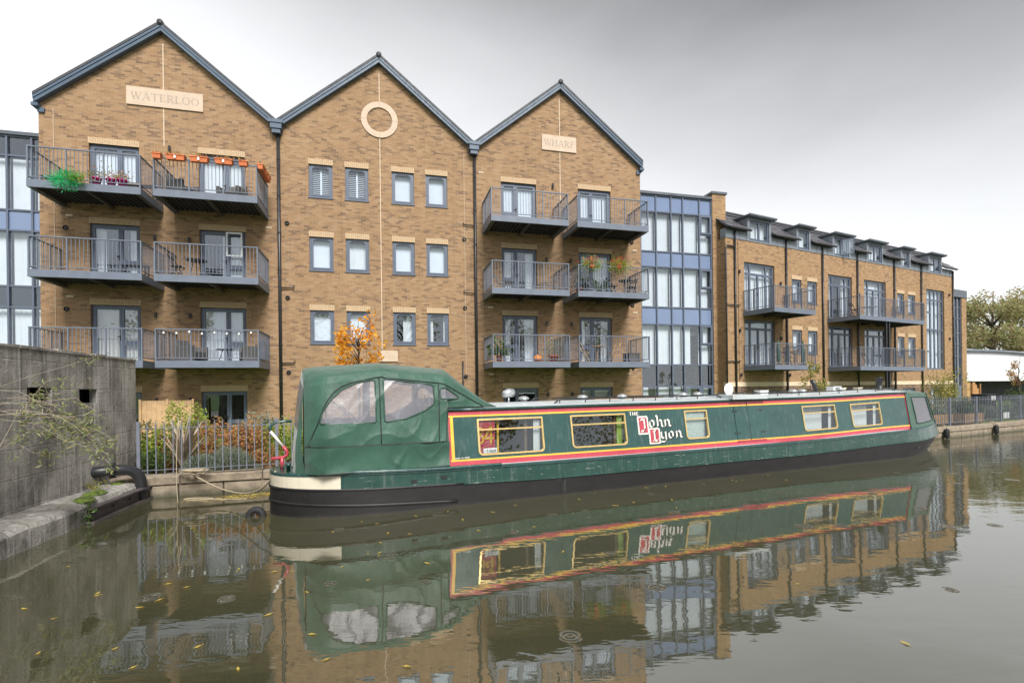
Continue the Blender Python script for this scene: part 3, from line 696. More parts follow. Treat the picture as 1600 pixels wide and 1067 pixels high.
for i, (z0, z1) in enumerate(WROW):
    for j, (a, b) in enumerate(WINC):
        dr = [['shutter','shutter','blind','blind'], ['blind','curtain','blind','blind'], ['blind','blind','half','side']][i][j]  # last two middle-row blinds added to brighten panes that only reflect sky
        o = glazed(G, 'window', a+.004, b-.004, z0, z1, [(0,1,0,1)], dress=dr, sash=.055, fw=.075, y=.055)
        boxobj('sill', 'frame_grey', o, a-.03, b+.03, -.035, .05, z0-.03, z0-.002)
        boxobj('trickle_vent', 'black_metal', o, a+.2, b-.2, .03, .041, z1-.105, z1-.08)
        lintel(G, a-.02, b+.02, z1)
BALX = [(-16.22,-13.08), (-12.73,-9.55), (-1.22,2.0), (2.38,5.60)]
nm_ = ['left gable', 'left gable', 'right gable', 'right gable']
for i in range(3):
    for j, (a, b) in enumerate(BALX): balcony(G, a, b, DECK[i], 1.8, single=(j < 2 or i < 2))
# stone name plaques, ring, movement joints
def plaque(x0, x1, z0, z1, text, label):
    pm = MB(); pm.box(x0, x1, -.05, -.002, z0, z1); o = pm.build('name_plaque', 'stone', G); o['label'] = label
    w = (x1-x0); h = (z1-z0)*.40; tot = sum(ADV[c] for c in text); x = 0
    for ch in text:
        tm = MB(); serif_text(tm, ch, lambda a, b: (x0+w*.055+x+a, -.0525, z0+(z1-z0)*.30+b), h, w*.90*ADV[ch]/tot); tm.build('letter', 'stone_cut_shade', o); x += w*.90*ADV[ch]/tot
plaque(-14.2, -11.735, 12.43, 13.08, 'WATERLOO', 'cream stone plaque reading WATERLOO')
plaque(1.47, 3.07, 12.46, 13.13, 'WHARF', 'cream stone plaque reading WHARF')
for q in range(4):
    rm = MB(); n = 10; A = [R_(q*90+.25+89.5*i/n) for i in range(n+1)]; c0, c1, ri, ro = -5.39, 12.92, .495, .72
    for a, b in zip(A, A[1:]):
        P = [(c0+r*math.cos(t), c1+r*math.sin(t)) for r, t in ((ri,a),(ro,a),(ro,b),(ri,b))]
        rm.add([(x,-.04,z) for x,z in P]+[(x,-.002,z) for x,z in P], [(0,1,2,3),(0,4,5,1),(1,5,6,2),(2,6,7,3),(3,7,4,0)])
    rm.build('ring_stone', 'stone', G)
for ax, cuts in ((APX[0], [(11.05, 12.42), (13.09, 14.8)]), (APX[1], [(3.7, 12.19), (13.65, 14.8)]), (APX[2], [(9.0, 12.45), (13.14, 14.8)])):
    for z0, z1 in cuts: boxobj('movement_joint', 'mastic', G, ax-.014, ax+.014, -.005, .004, z0, z1)
pm = MB(); pm.box(-5.5, -4.78, -.06, -.002, 3.18, 3.62); pm.box(-5.4, -4.88, -.065, -.06, 3.36, 3.38); pm.build('entrance_plaque', 'stone', G)
# small wall fittings
for z in (8.66, 5.78, 2.9): wall_vent(G, -8.9, z-1.25+1.1); wall_vent(G, -2.0, z-.35); wall_vent(G, 5.75, z+.0)
for z in (7.85, 5.0): wall_vent(G, -16.1, z)
for z in (7.65, 4.85, 1.75):
    wall_lamp(G, -13.35, z); wall_lamp(G, -12.25, z); wall_lamp(G, 1.62, z); wall_lamp(G, 2.75, z)
wall_lamp(G, -12.85, 10.95); wall_lamp(G, 1.95, 10.9)
for x, z in ((-16.0,8.3),(-16.0,5.45),(-9.55,8.3),(-1.25,11.2),(-.9,5.5),(5.9,8.3),(5.9,5.45),(-.9,2.65),(5.5,2.65)): air_brick(G, x, z)
wm = MB(); wm.tube([(-16.42,-.02,.3),(-16.42,-.02,12)], .009, 5); wm.build('cable', 'mastic', G); wm = MB(); wm.tube([(-1.98,-.02,2.6),(-1.98,-.02,11.8)], .008, 5); wm.build('cable', 'mastic', G)
for x, zs, s in ((VAL[0]+.04, (6.0, 3.1), 1), (VAL[1]+.04, (8.9, 6.05), -1)):
    for z in zs: pm = MB(); pm.tube([(x, -.07, z), (x+s*.5, -.07, z+.03), (x+s*.5, -.02, z+.1)], .025, 6); pm.build('overflow_pipe', 'pipe_black', G, True)
pm = MB(); pm.tube([(-2.12, -.05, 1.2), (-2.12, -.05, 3.2)], .03, 6); pm.build('overflow_pipe', 'pipe_black', G, True)
stuff(REST['apartment_building'].build('balusters', 'balcony_grey', G))
# timber bin screen by the ground-floor door of the left gable
ts = thing('timber_screen', 'tall timber panel screen against the brick wall behind the garden', 'screen', (0, 21.666, 0), YG)
for i in range(10): boxobj('board', 'timber_pale', ts, -13.55+i*.155, -13.55+i*.155+.15, -.75, -.72, .30, 1.75-(.0 if i % 5 else .0))
for x in (-13.62, -12.78, -11.98): boxobj('post', 'timber_pale', ts, x, x+.07, -.80, -.72-.031, .30, 1.80)

# ================================================================== glazed links beside the gables
def glazed_link(label, xs, zs, y, spandrels, win_col=None, xoff=0, coping=.1, vent_cols=()):
    L = thing('glazed_link', label, 'building', (0, 21.666, 0), YG)
    x0, x1 = xs[0], xs[-1]; zt, zb = zs[0], zs[-1]
    for x in xs: boxobj('mullion', 'frame_grey', L, x-.032, x+.032, y-.075, y+.06, zb, zt)
    for z in zs: boxobj('transom', 'frame_grey', L, x0+.03, x1-.03, y-.058, y+.055, z-.032, z+.032)
    for c, (a, b) in enumerate(zip(xs, xs[1:])):
        for r, (t_, u) in enumerate(zip(zs, zs[1:])):
            if r in spandrels: boxobj('spandrel_panel', 'spandrel', L, a+.034, b-.034, y-.012, y+.02, u+.034, t_-.034); continue
            if c in vent_cols and t_-u > 1.5:
                zz = u+(t_-u)*.5; boxobj('transom', 'frame_grey', L, a+.034, b-.034, y-.05, y+.05, zz-.03, zz+.03)
                fm = MB(); frame_rect(fm, a+.036, b-.036, zz+.032, t_-.036, .075, y-.085, y+.03); fm.build('vent_sash', 'frame_grey', L)
                boxobj('pane', 'glass', L, a+.1, b-.1, y-.01, y+.0, zz+.1, t_-.1); boxobj('pane', 'glass', L, a+.03, b-.03, y-.005, y+.007, u+.03, zz-.028)
            else: boxobj('pane', 'glass', L, a+.03, b-.03, y-.005, y+.007, u+.03, t_-.03)
            rr = random.Random(int(a*100+u*17))
            cm = MB()
            if t_-u > 1.5 or r == len(zs)-2:
                q = rr.random()
                if q < .80: wavy(cm, a+.04, b-.04, y+.22, u+.04, t_-.04, amp=.03); cm.build('curtain', 'curtain', L)
                else: wavy(cm, a+.04, a+(b-a)*.55, y+.22, u+.04, t_-.04, amp=.03); cm.build('curtain', 'curtain', L)
    rm = MB(); rm.box(x0-.05, x1+.05, y-.13, y+4, zt+.033, zt+.16); rm.build('roof', 'zinc_dark', L)
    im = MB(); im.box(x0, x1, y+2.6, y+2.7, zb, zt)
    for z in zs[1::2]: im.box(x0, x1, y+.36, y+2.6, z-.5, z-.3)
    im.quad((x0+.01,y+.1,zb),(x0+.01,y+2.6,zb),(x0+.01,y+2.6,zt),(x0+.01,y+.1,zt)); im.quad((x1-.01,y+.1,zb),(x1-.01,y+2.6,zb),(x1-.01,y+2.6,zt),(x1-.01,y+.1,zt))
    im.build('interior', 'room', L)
    return L
ZR = [11.70, 10.88, 8.87, 8.10, 6.06, 5.19, 3.15, 2.05, .25]
lr = glazed_link('glass curtain wall bay with lavender panels right of the three gables', [6.22, 7.20, 8.07, 8.92, 9.60, 10.57, 11.27], ZR, 1.85, (0, 2, 4), vent_cols=(5,))
pm = MB(); pm.box(11.30, 12.10, 1.72, 3.2, 0, 12.02); pm.build('pier', 'brick_far', lr)
pm = MB(); pm.box(11.24, 12.16, 1.66, 3.26, 12.022, 12.14); pm.build('pier_coping', 'zinc_dark', lr)
dm = MB(); frame_rect(dm, 9.64, 10.53, .25, 2.0, .09, 1.76, 1.80); dm.build('door_frame', 'frame_grey', lr)
ll = glazed_link('glass curtain wall bay at the left edge beside the first gable', [-22.2, -21.3, -20.6, -19.75, -18.84, -18.07, -17.35, -16.87], [11.66, 10.94, 8.91, 8.15, 6.07, 5.28, 3.2, .3], 1.85, (2,), vent_cols=())
# ================================================================== dormer block on the right
YF = R_(26.5); F = thing('dormer_building', 'long yellow brick block with dormer windows right of the glass bay', 'building', (10.987, 25.7, 0), YF)
FL = 22.97; FE = 9.63
BIG = [(1.36,3.76), (8.52,10.86), (12.13,14.52)]; NAR = [(5.21,6.05), (6.58,7.44), (15.82,16.62), (17.09,17.98)]
ops = []
for a, b in BIG: ops += [(a, b, 5.90, 8.52), (a, b, 3.06, 5.50)]
for a, b in NAR: ops += [(a, b, 6.66, 7.95), (a, b, 3.80, 5.13)]
ops.append((19.4, 21.8, 3.02, 8.52))
GW = [(2.3,4.2), (8.7,10.5), (16.4,17.9), (5.3,6.4), (19.9,21.3), (12.6,14.2)]
ops2 = [(a, b, .55, 1.75) for a, b in GW]
mb = wall_mesh(0, FL, 2.231, FE, ops); mb.quad((0,9,0),(0,0,0),(0,0,FE),(0,9,FE)); mb.quad((FL,0,0),(FL,9,0),(FL,9,FE),(FL,0,FE)); mb.quad((FL,9,0),(0,9,0),(0,9,FE),(FL,9,FE))
mb.build('wall', 'brick_far', F)
wall_mesh(0, FL, 0, 2.0, ops2).build('plinth', 'brick_plinth', F)
boxobj('stone_band', 'stone_band', F, -.02, FL+.02, -.03, .2, 2.001, 2.23)
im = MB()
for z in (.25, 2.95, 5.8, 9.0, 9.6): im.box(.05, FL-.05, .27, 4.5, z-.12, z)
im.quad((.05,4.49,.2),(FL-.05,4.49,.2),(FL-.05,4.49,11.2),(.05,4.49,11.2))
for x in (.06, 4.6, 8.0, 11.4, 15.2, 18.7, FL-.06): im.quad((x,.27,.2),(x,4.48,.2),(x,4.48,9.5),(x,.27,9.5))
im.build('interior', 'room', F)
for k, (a, b) in enumerate(BIG):
    for z0, z1, tz in ((5.90, 8.52, .79), (3.06, 5.50, .83)):
        c = [(0,.2,tz,1),(.2,.76,tz,1),(.76,1,tz,1),(0,.2,0,tz),(.2,.48,0,tz),(.48,.76,0,tz),(.76,1,0,tz)]
        glazed(F, 'balcony_door', a+.004, b-.004, z0, z1-.004, c, dress='curtain' if (k+int(z0)) % 2 else 'side', sash=.055, handle=.46)
for a, b in NAR:
    for z0, z1 in ((6.66, 7.95), (3.80, 5.13)):
        o = glazed(F, 'window', a+.004, b-.004, z0, z1-.004, [(0,1,0,1)], dress='blind' if z0 > 6 else 'half', sash=.055, fw=.075, y=.055)
        lintel(F, a-.03, b+.03, z1, .22, False); boxobj('sill', 'frame_grey', o, a-.03, b+.03, -.035, .05, z0-.03, z0-.002)
c = []
for a, b in ((0,.28),(.28,.52),(.52,.74),(.74,1)):
    zz = [0,.22,.5,.72,.88,1] if a in (0, .74) else [0,.5,.88,1]
    c += [(a, b, p_, q) for p_, q in zip(zz, zz[1:])]
glazed(F, 'window', 19.404, 21.796, 3.02, 8.516, c, dress='curtain', sash=.05)
for a, b in GW: glazed(F, 'window', a+.004, b-.004, .55, 1.746, [(0,.5,0,1),(.5,1,0,1)], dress='half', sash=.05)
# zinc eaves band, roof of lapped tiles, dormers
DORM = [(1.79,3.33), (5.80,6.73), (9.10,10.55), (12.59,14.06), (16.43,17.28), (19.87,21.32)]
zx = [-.02]+[v for a, b in DORM for v in (a-.16, b+.16)]+[FL+.02]
for a, b in zip(zx[::2], zx[1::2]):
    zm = MB(); zm.box(a, b, -.03, .3, FE+.002, 10.10)
    x = a+.5
    while x < b-.1: zm.box(x-.008, x+.008, -.045, -.03, FE+.01, 10.09); x += .52
    zm.build('zinc_panel', 'zinc', F)
RZ0, RY0, RY1, RZ1 = 10.16, -.22, 1.75, 11.70
rm = MB(); rx_ = [-.04]+[v for a, b in DORM for v in (a-.17, b+.17)]+[FL+.2]
for a, b in zip(rx_[::2], rx_[1::2]):
    rm.add([(a,RY0,RZ0-.02),(b,RY0,RZ0-.02),(b,RY1,RZ1-.02),(a,RY1,RZ1-.02),(a,RY0,RZ0-.1),(b,RY0,RZ0-.1),(b,RY1,RZ1-.1),(a,RY1,RZ1-.1)], [(0,1,2,3),(4,7,6,5),(0,4,5,1),(1,5,6,2),(2,6,7,3),(3,7,4,0)])
for a, b in DORM:
    q0 = 1.0/(RY1-RY0); za = RZ0+(RZ1-RZ0)*(.9-RY0)*q0
    rm.add([(a-.17,.9,za-.02),(b+.17,.9,za-.02),(b+.17,RY1,RZ1-.02),(a-.17,RY1,RZ1-.02)], [(0,1,2,3)])
rm.box(-.04, FL+.2, RY1, 9, RZ1-.12, RZ1-.02)
roof = rm.build('roof', 'roof_slate', F)
tm = MB(); n = 7; sl = Vector((0, RY1-RY0, RZ1-RZ0)); nrm = Vector((0, -(RZ1-RZ0), RY1-RY0)).normalized(); rr = random.Random(5)
for i in range(n):
    P = Vector((0, RY0-.02, RZ0-.02))+sl*(i/n)
    x = -.04+(.17 if i % 2 else 0)
    while x < FL+.1:
        cx = x+.165
        if not any(da-.25 < cx < db+.25 for da, db in DORM) or i > 5:
            j = rr.uniform(-.006, .006)
            tm.obox(P+Vector((x+.004, 0, 0))+nrm*(.035+j), (.322, 0, 0), sl*(1.12/n)-nrm*.035, -nrm*.025)
        x += .33
stuff(tm.build('roof_tiles', 'roof_tile', roof))
tm = MB(); tm.tube([(-.05, RY1, RZ1+.03), (FL+.2, RY1, RZ1+.03)], .09, 8); tm.build('ridge_cap', 'roof_slate', roof)
for a, b in zip(zx[::2], zx[1::2]): gut = MB(); gut.tube([(a, RY0-.05, RZ0-.06), (b, RY0-.05, RZ0-.06)], .055, 8); gut.build('gutter', 'pipe_black', F)
for k, (a, b) in enumerate(DORM):
    dm = MB(); dm.box(a-.16, a-.002, -.03, 1.6, FE+.002, 10.76); dm.box(b+.002, b+.16, -.03, 1.6, FE+.002, 10.76); dm.box(a-.002, b+.002, -.03, .25, FE+.002, 9.70)
    dm.box(a-.16, b+.16, -.03, 1.6, 10.761, 10.86)
    d_ = dm.build('dormer', 'zinc', F)
    rm = MB(); rm.box(a-.32, b+.32, -.26, 1.9, 10.89, 10.97); rm.box(a-.25, b+.25, -.19, 1.9, 10.862, 10.89); rm.box(a-.34, b+.34, -.285, -.26, 10.92, 11.0); rm.build('dormer_roof', 'zinc_dark', d_)
    two = b-a > 1.2
    glazed(d_, 'window', a+.004, b-.004, 9.704, 10.756, [(0,.5,0,1),(.5,1,0,1)] if two else [(0,1,0,1)], dress=None, sash=.05, y=.02)
    cm = MB(); wavy(cm, a+.05, b-.05, .25, 9.72, 10.72); cm.build('curtain', 'curtain', d_)
sm = MB(); frame_rect(sm, 0, .62, 0, .95, .06, -.02, .02); o = sm.build('open_sash', 'frame_grey', F); o.location = (9.83, -.04, 9.75); o.rotation_euler = (0, 0, R_(-62)); boxobj('pane', 'glass', o, .055, .565, -.006, .006, .055, .895)
for i, x in enumerate((.61, 4.67, 7.91, 11.35, 15.4, 18.68, 22.9)): downpipe(F, x, .3, 10.02, .05)
pm = MB(); pm.tube([(.57,-.075,9.2),(.05,-.075,9.2),(-.06,-.075,9.1),(-.06,-.075,.3)], .04, 7); pm.build('downpipe', 'pipe_black', F, True)
for z in (3.3, 6.2): pm = MB(); pm.tube([(-.06,-.075,z),(.95,-.075,z)], .03, 6); pm.build('overflow_pipe', 'pipe_black', F, True)
for z in (5.90, 3.06):
    balcony(F, 1.24, 4.46, z, 1.8, single=False); balcony(F, 8.38, 15.18, z, 1.8, single=False)
for x in (11.15, 11.45):
    pm = MB(); pm.box(x, x+.1, -1.7, -1.6, .3, 2.81); pm.build('balcony_post', 'black_metal', F); pm = MB(); pm.box(x, x+.1, -1.7, -1.6, 3.07, 5.65); pm.build('balcony_post', 'black_metal', F)
stuff(REST['dormer_building'].build('balusters', 'balcony_grey', F))
for x, z in ((.95,7.95),(.95,4.9),(4.2,7.6),(4.2,4.6),(11.5,7.5),(22.4,8.3),(22.4,5.2),(4.9,2.6),(1.0,2.6)): wall_lamp(F, x, z)
wm = MB(); wm.tube([(.9,-.015,2.3),(.9,-.015,9.6)], .009, 5); wm.build('cable', 'pipe_black', F)
# end stair: recessed glass strip and brick pier
em = MB(); em.box(24.52, 25.2, .10, 5, 0, 8.28); em.build('end_pier', 'brick_far', F)
em = MB(); em.box(22.99, 25.24, .06, 5, 8.282, 8.82); em.build('end_parapet', 'zinc_dark', F)
for x in (23.38, 23.95, 24.48): boxobj('mullion', 'frame_grey', F, x-.03, x+.03, .15, .28, .3, 8.27)
zs = [8.2, 7.55, 6.75, 5.7, 4.9, 4.0, 2.9, 1.9]
for t_, u in zip(zs, zs[1:]):
    for a, b in ((23.41, 23.92), (23.98, 24.45)): boxobj('pane', 'glass', F, a-.02, b+.02, .2, .212, u+.02, t_-.02)
    boxobj('transom', 'frame_grey', F, 23.41, 24.45, .16, .26, u-.03, u+.02)
cm = MB(); wavy(cm, 23.0, 24.5, .55, .3, 8.2, amp=.04); cm.build('curtain', 'curtain', F)
em = MB(); em.box(22.99, 24.5, .14, .3, .3, 1.87); em.build('end_panel', 'frame_grey', F)

# ================================================================== warehouse at far right
wh = thing('warehouse', 'low white fascia warehouse with curved grey roof at the right edge', 'building', (36.5, 42.0, 0), R_(26.5))
def whb(name, mat, *a): return boxobj(name, mat, wh, *a)
whb('fascia', 'warehouse_white', -.4, 26, -.3, -.05, 2.22, 4.45)
whb('soffit', 'warehouse_dark', -.4, 26, -.05, 6, 2.26, 2.4)
whb('back_wall', 'warehouse_dark', 3.2, 26, 3.0, 3.2, .3, 2.25)
whb('brick_wall', 'brick_orange', -.4, 2.6, -.1, .25, .3, 2.21)
whb('brick_pier', 'brick_orange', 2.61, 3.2, -.16, .3, .3, 2.21)
whb('brick_pier', 'brick_orange', -.9, -.41, -.16, .3, .3, 2.21)
rm = MB(); prof = []
for i in range(13):
    x = -1.5+30*i/12; prof.append((x, 4.75+.45*math.sin(math.pi*(i+1.2)/13)))
for (x0, z0), (x1, z1) in zip(prof, prof[1:]): rm.add([(x0,1.0,z0),(x1,1.0,z1),(x1,14,z1),(x0,14,z0),(x0,1.0,z0-.15),(x1,1.0,z1-.15),(x1,14,z1-.15),(x0,14,z0-.15)], [(0,1,2,3),(4,7,6,5),(0,4,5,1)])
rm.build('roof', 'zinc', wh)
whb('clerestory', 'warehouse_dark', -.4, 5.6, 1.3, 1.4, 4.46, 5.1); whb('clerestory_glass', 'warehouse_white', 5.62, 26, 1.3, 1.4, 4.46, 5.2)
gt = thing('timber_gate', 'orange timber gate between brick pier and dark loading bay', 'gate', (36.5, 42.0, 0), R_(26.5))
for i in range(8): boxobj('board', 'timber_orange', gt, 3.3+i*.16, 3.3+i*.16+.15, -.2, -.16, .3, 1.75+.35*math.sin((i+1)*.5)+.1*(i % 2))
for x in (3.22, 4.62): boxobj('post', 'timber_orange', gt, x, x+.1, -.3, -.2-.001, .3, 2.0)

# ================================================================== concrete pillbox on the left
PA, PB = Vector((-6.90, 6.72, 0)), Vector((-7.76, 10.38, 0)); du = (PA-PB).normalized(); PW = Vector((du.y, -du.x, 0))
if PW.x > 0: PW = -PW
PC = PA+du*5.5
LP = (PC-PB).length
pbx = thing('concrete_pillbox', 'stained old concrete pillbox with two dark slots at the left edge', 'pillbox', PB, math.atan2(du.y, du.x))
# local: x toward the camera along the face, y = away from the canal?  check side
yax = Vector((-math.sin(math.atan2(du.y, du.x)), math.cos(math.atan2(du.y, du.x)), 0)); S_ = 1 if yax.dot(PW) > 0 else -1     # +1 when local y points inland
PXO = on_plane
def pbpx(x, y):
    a, b = on_plane(x, y, PB, du, Vector((0,0,1))); return a, b
slots = []
for (xa, ya, xb, yb) in ((42, 605, 81, 630), (123, 608, 152, 629)):
    a0, z1 = pbpx(xa, ya); a1, z0 = pbpx(xb, yb); slots.append((min(a0,a1), max(a0,a1), min(z0,z1), max(z0,z1)))
m0 = wall_mesh(0, LP, .12, 2.67, slots, depth=.12)
if S_ < 0: m0.v = [(x, -y, z) for x, y, z in m0.v]
D = -3.6 if S_ < 0 else 3.6
m0.quad((0,0,.12),(0,D,.12),(0,D,2.67),(0,0,2.67)); m0.quad((LP,0,.12),(LP,D,.12),(LP,D,2.67),(LP,0,2.67)); m0.quad((0,D,.12),(LP,D,.12),(LP,D,2.67),(0,D,2.67)); m0.quad((0,0,2.67),(LP,0,2.67),(LP,D,2.67),(0,D,2.67))
m0.build('wall', 'concrete_old', pbx)
for a0, a1, z0, z1 in slots:
    sm = MB(); e = 1.3*(1 if S_ > 0 else -1); sm.box(a0-2.6, a1+2.6, min(e, e*1.1), max(e, e*1.1), z0-.1, z1+.1); sm.build('slot_shade', 'soffit_dark', pbx)  # near-black panel stands in for the shade inside the pillbox
    sm = MB(); w = (a1-a0); o_ = .14*(1 if S_ > 0 else -1); sm.box(a0+w*.45, a0+w*.62, min(o_, o_*2), max(o_, o_*2), z0, z1); sm.build('slot_post', 'concrete_old', pbx)
rl = random.Random(9)
lm = MB(); n = 26                                    # raised lip of the concrete roof, uneven
for i in range(n):
    a, b = LP*i/n, LP*(i+1)/n; h = .03+rl.uniform(0, .02); lm.box(a, b-.002, (-.02 if S_ > 0 else -.3), (.3 if S_ > 0 else .02), 2.672, 2.672+h)
lm.build('roof_lip', 'concrete_old', pbx)
# ledge in front of it with steel channel
def LW(a, out, z): return PB+du*a-PW*out+Vector((0,0,z))
lg = thing('concrete_ledge', 'broken concrete ledge at the foot of the pillbox by the water', 'ledge')
gm = MB(); n = 22; prof = []
for i in range(n+1):
    a = -.1+LP*i/n; o1 = .52+rl.uniform(-.02, .02) - (.0 if a > .3 else .25); zt = .335+rl.uniform(-.015, .015)
    prof.append([LW(a, -.05, zt+.03), LW(a, o1*.6, zt), LW(a, o1-.05, zt-.03), LW(a, o1, zt-.09), LW(a, o1+.02, -.5)])
for p_, q in zip(prof, prof[1:]):
    for j in range(4): gm.quad(p_[j], q[j], q[j+1], p_[j+1])
gm.poly(prof[0]); gm.poly(prof[-1][::-1]); gm.build('ledge_body', 'concrete_old', lg)
for (a, o_, s, f) in ((2.05, .28, .55, 3), (1.2, .22, .5, 4), (2.6, .40, .3, 5)):   # moss cushions
    mm = MB(); r = random.Random(f); k = 12; c0 = LW(a, o_, .345); ring = []
    for i in range(k): t_ = 2*math.pi*i/k; q = r.uniform(.7, 1.2); ring.append(c0+du*math.cos(t_)*s*q*.6-PW*math.sin(t_)*.13*q)
    mid_ = [c0+(p_-c0)*.55+Vector((0,0,.035)) for p_ in ring]; ring = [p_-Vector((0,0,.02)) for p_ in ring]
    vs = ring+mid_; mm.add(vs, [(i, (i+1)%k, k+(i+1)%k, k+i) for i in range(k)]+[tuple(range(k, 2*k))]); mm.build('moss_patch', 'moss', lg, True)
st = thing('steel_channel', 'long rusty steel channel beam bolted along the concrete ledge', 'beam')
sm = MB(); a0, a1 = .15, 2.85
for (o0, o1, z0, z1) in ((.545, .565, .02, .25), (.565, .66, .225, .25), (.565, .66, .0, .028)):
    P = LW(a0, o0, z0); sm.obox(P, du*(a1-a0), -PW*(o1-o0), Vector((0,0,z1-z0)))
sm.build('channel', 'steel_old', st)
for i in range(5):
    bm = MB(); c0 = LW(a0+.3+i*.55, .575, .13); bm.obox(c0-du*.02-Vector((0,0,.02)), du*.04, -PW*.02, Vector((0,0,.04))); bm.build('bolt', 'steel_old', st)
# black drain pipe leaving the wall and turning down into the water
dp = thing('drain_pipe', 'black plastic drain pipe bending from the pillbox wall into the water', 'pipe')
pa = at_depth(168, 733, 9.05); pe = on_z(221, 782, 0.0); R0 = .095
cA = Vector((pa.x, pa.y, .62)); cB = Vector((pe.x, pe.y, .62)); dirh = (cB-cA).normalized(); bend = []
for i in range(9):
    t_ = math.pi/2*i/8; bend.append(cB-dirh*.30+dirh*.30*math.sin(t_)-Vector((0,0,.30*(1-math.cos(t_)))))
pm = MB(); pm.tube([cA-dirh*.3, cA]+bend+[Vector((cB.x, cB.y, -.4))], R0, 14); pm.build('pipe', 'pipe_black', dp, True)
for c0, ax_, up_ in ((cA+dirh*.06, dirh, 0), (cB-dirh*.42, dirh, 0), (Vector((cB.x, cB.y, .20)), Vector((0,0,1)), 1)):
    fm = MB(); fm.tube([c0-ax_*.03, c0+ax_*.03], R0+.022, 14); f_ = fm.build('flange', 'pipe_black', dp, True)
    bm = MB()
    for s in (-1, 1):
        q = c0+(Vector((0,0,1)) if not up_ else dirh)*s*(R0+.03); bm.tube([q-ax_*.05, q+ax_*.05], .014, 6)
    bm.build('bolt', 'pipe_black', f_)
# ------------------------------------------------------------------ railings along the quay
def railing(name, label, d0, d1, setback, h, pitch, post_every, single, z0=.40, spear=True, off=0):
    f_ = thing(name, label, 'fence'); acc = MB(); d = d0; i = 0
    def P(d, z): p_, a = along(d); return Vector((p_.x-math.sin(a)*setback, p_.y+math.cos(a)*setback, z)), a
    def pick(m): m.box(-.009,.009,-.009,.009,0,h+.03); (m.add([(-.009,-.009,h+.03),(.009,-.009,h+.03),(.009,.009,h+.03),(-.009,.009,h+.03),(0,0,h+.10)], [(0,1,4),(1,2,4),(2,3,4),(3,0,4)]) if spear else None)
    me = unit(('pick', h, spear), pick, 'picket', 'fence_metal')
    pme = unit(('fpost', h), lambda m: m.box(-.028,.028,-.028,.028,-.06,h+.07), 'post', 'fence_metal')
    while d <= d1:
        q, a = P(d, z0)
        if i % post_every == 0: o = link('post', pme, f_, q); o.rotation_euler = (0,0,a)
        elif single: o = link('picket', me, f_, q); o.rotation_euler = (rnd.uniform(-.006,.006),rnd.uniform(-.006,.006),a)
        else:
            b = len(acc.v)
            c_, s_ = math.cos(a), math.sin(a)
            acc.add([(q.x+v.co.x*c_-v.co.y*s_, q.y+v.co.x*s_+v.co.y*c_, q.z+v.co.z) for v in me.vertices], [tuple(p_.vertices) for p_ in me.polygons])
        d += pitch; i += 1
    if acc.v: stuff(acc.build('pickets', 'fence_metal', f_))
    for z in (z0+.10, z0+h-.06):
        rm = MB(); k = max(2, int((d1-d0)/1.0)); pts = [P(d0+(d1-d0)*j/k, z) for j in range(k+1)]
        for (p_, a), (q, b) in zip(pts, pts[1:]): w = Vector((-math.sin(a)*.018, math.cos(a)*.018, 0)); rm.obox(p_-w/2-Vector((0,0,.006)), q-p_, w, Vector((0,0,.012)))
        rm.build('rail', 'fence_metal', f_)
    return f_
railing('railing_fence', 'grey metal railing with spear tops in front of the flower bed', .42, 10.0, .26, .98, .145, 17, True)
railing('railing_fence', 'grey metal railing above stone wall beyond the bow of the boat', 20.2, 47, .42, 1.0, .13, 16, False, z0=.42)
# ================================================================== narrowboat
YB = R_(23.3); BP = Vector((2.73, 10.2, 0)); BU = Vector((math.cos(YB), math.sin(YB), 0)); BN = Vector((-math.sin(YB), math.cos(YB), 0)); ZH = Vector((0,0,1))
B = thing('narrowboat', 'long green narrowboat with red and yellow lining moored along the wall', 'boat', BP, YB)
def interp(tab, u, lin=False):
    if u <= tab[0][0]: return tab[0][1]
    for (a, p_), (b, q) in zip(tab, tab[1:]):
        if u <= b:
            t_ = (u-a)/(b-a); t_ = t_*t_*(3-2*t_) if len(tab) > 3 and not lin else t_; return p_+(q-p_)*t_
    return tab[-1][1]
zg = lambda u: interp([(-6.95,.70),(-5.9,.71),(-4,.67),(-1,.665),(4,.68),(9,.77),(12.2,.90)], u)
zb = lambda u: interp([(-6.95,.47),(-5.9,.44),(-4,.385),(-2,.345),(4,.35),(9,.44),(12.2,.52)], u)
zc = lambda u: interp([(-4.2,1.665),(0,1.68),(5,1.72),(9.1,1.79)], u)
HB = 1.04
def hb(u, us, ub, ue, ut=-6.95, uts=-4.9, p_=2.0, full=HB):
    if u < uts: return full*math.sqrt(max(0, 1-((uts-u)/(uts-ut))**2.3))
    if u > ub: return full*max(0, 1-((u-ub)/(ue-ub))**p_)
    return full
NS = 90
def station(i, ue):   # denser at the ends
    t_ = i/NS
    if t_ < .28: k = t_/.28; return -6.95+2.3*(1-math.cos(k*math.pi/2))
    if t_ > .66: k = (t_-.66)/.34; return 7.6+(ue-7.6)*math.sin(k*math.pi/2)
    return -4.65+(7.6+4.65)*(t_-.28)/.38
LEV = [  # (z function, stem position, bow start, full half beam)
 (lambda u: -.45, 10.6, 7.0, .93), (lambda u: 0.0, 11.55, 7.9, 1.0), (lambda u: zb(u)-.02, 12.16, 8.4, 1.035), (lambda u: zb(u), 12.2, 8.45, 1.045),
 (lambda u: zg(u)-.05, 12.02, 8.4, 1.035), (lambda u: zg(u)-.045, 12.04, 8.4, 1.055), (lambda u: zg(u)-.004, 12.02, 8.4, 1.055), (lambda u: zg(u), 12.0, 8.4, 1.045)]
rows = []
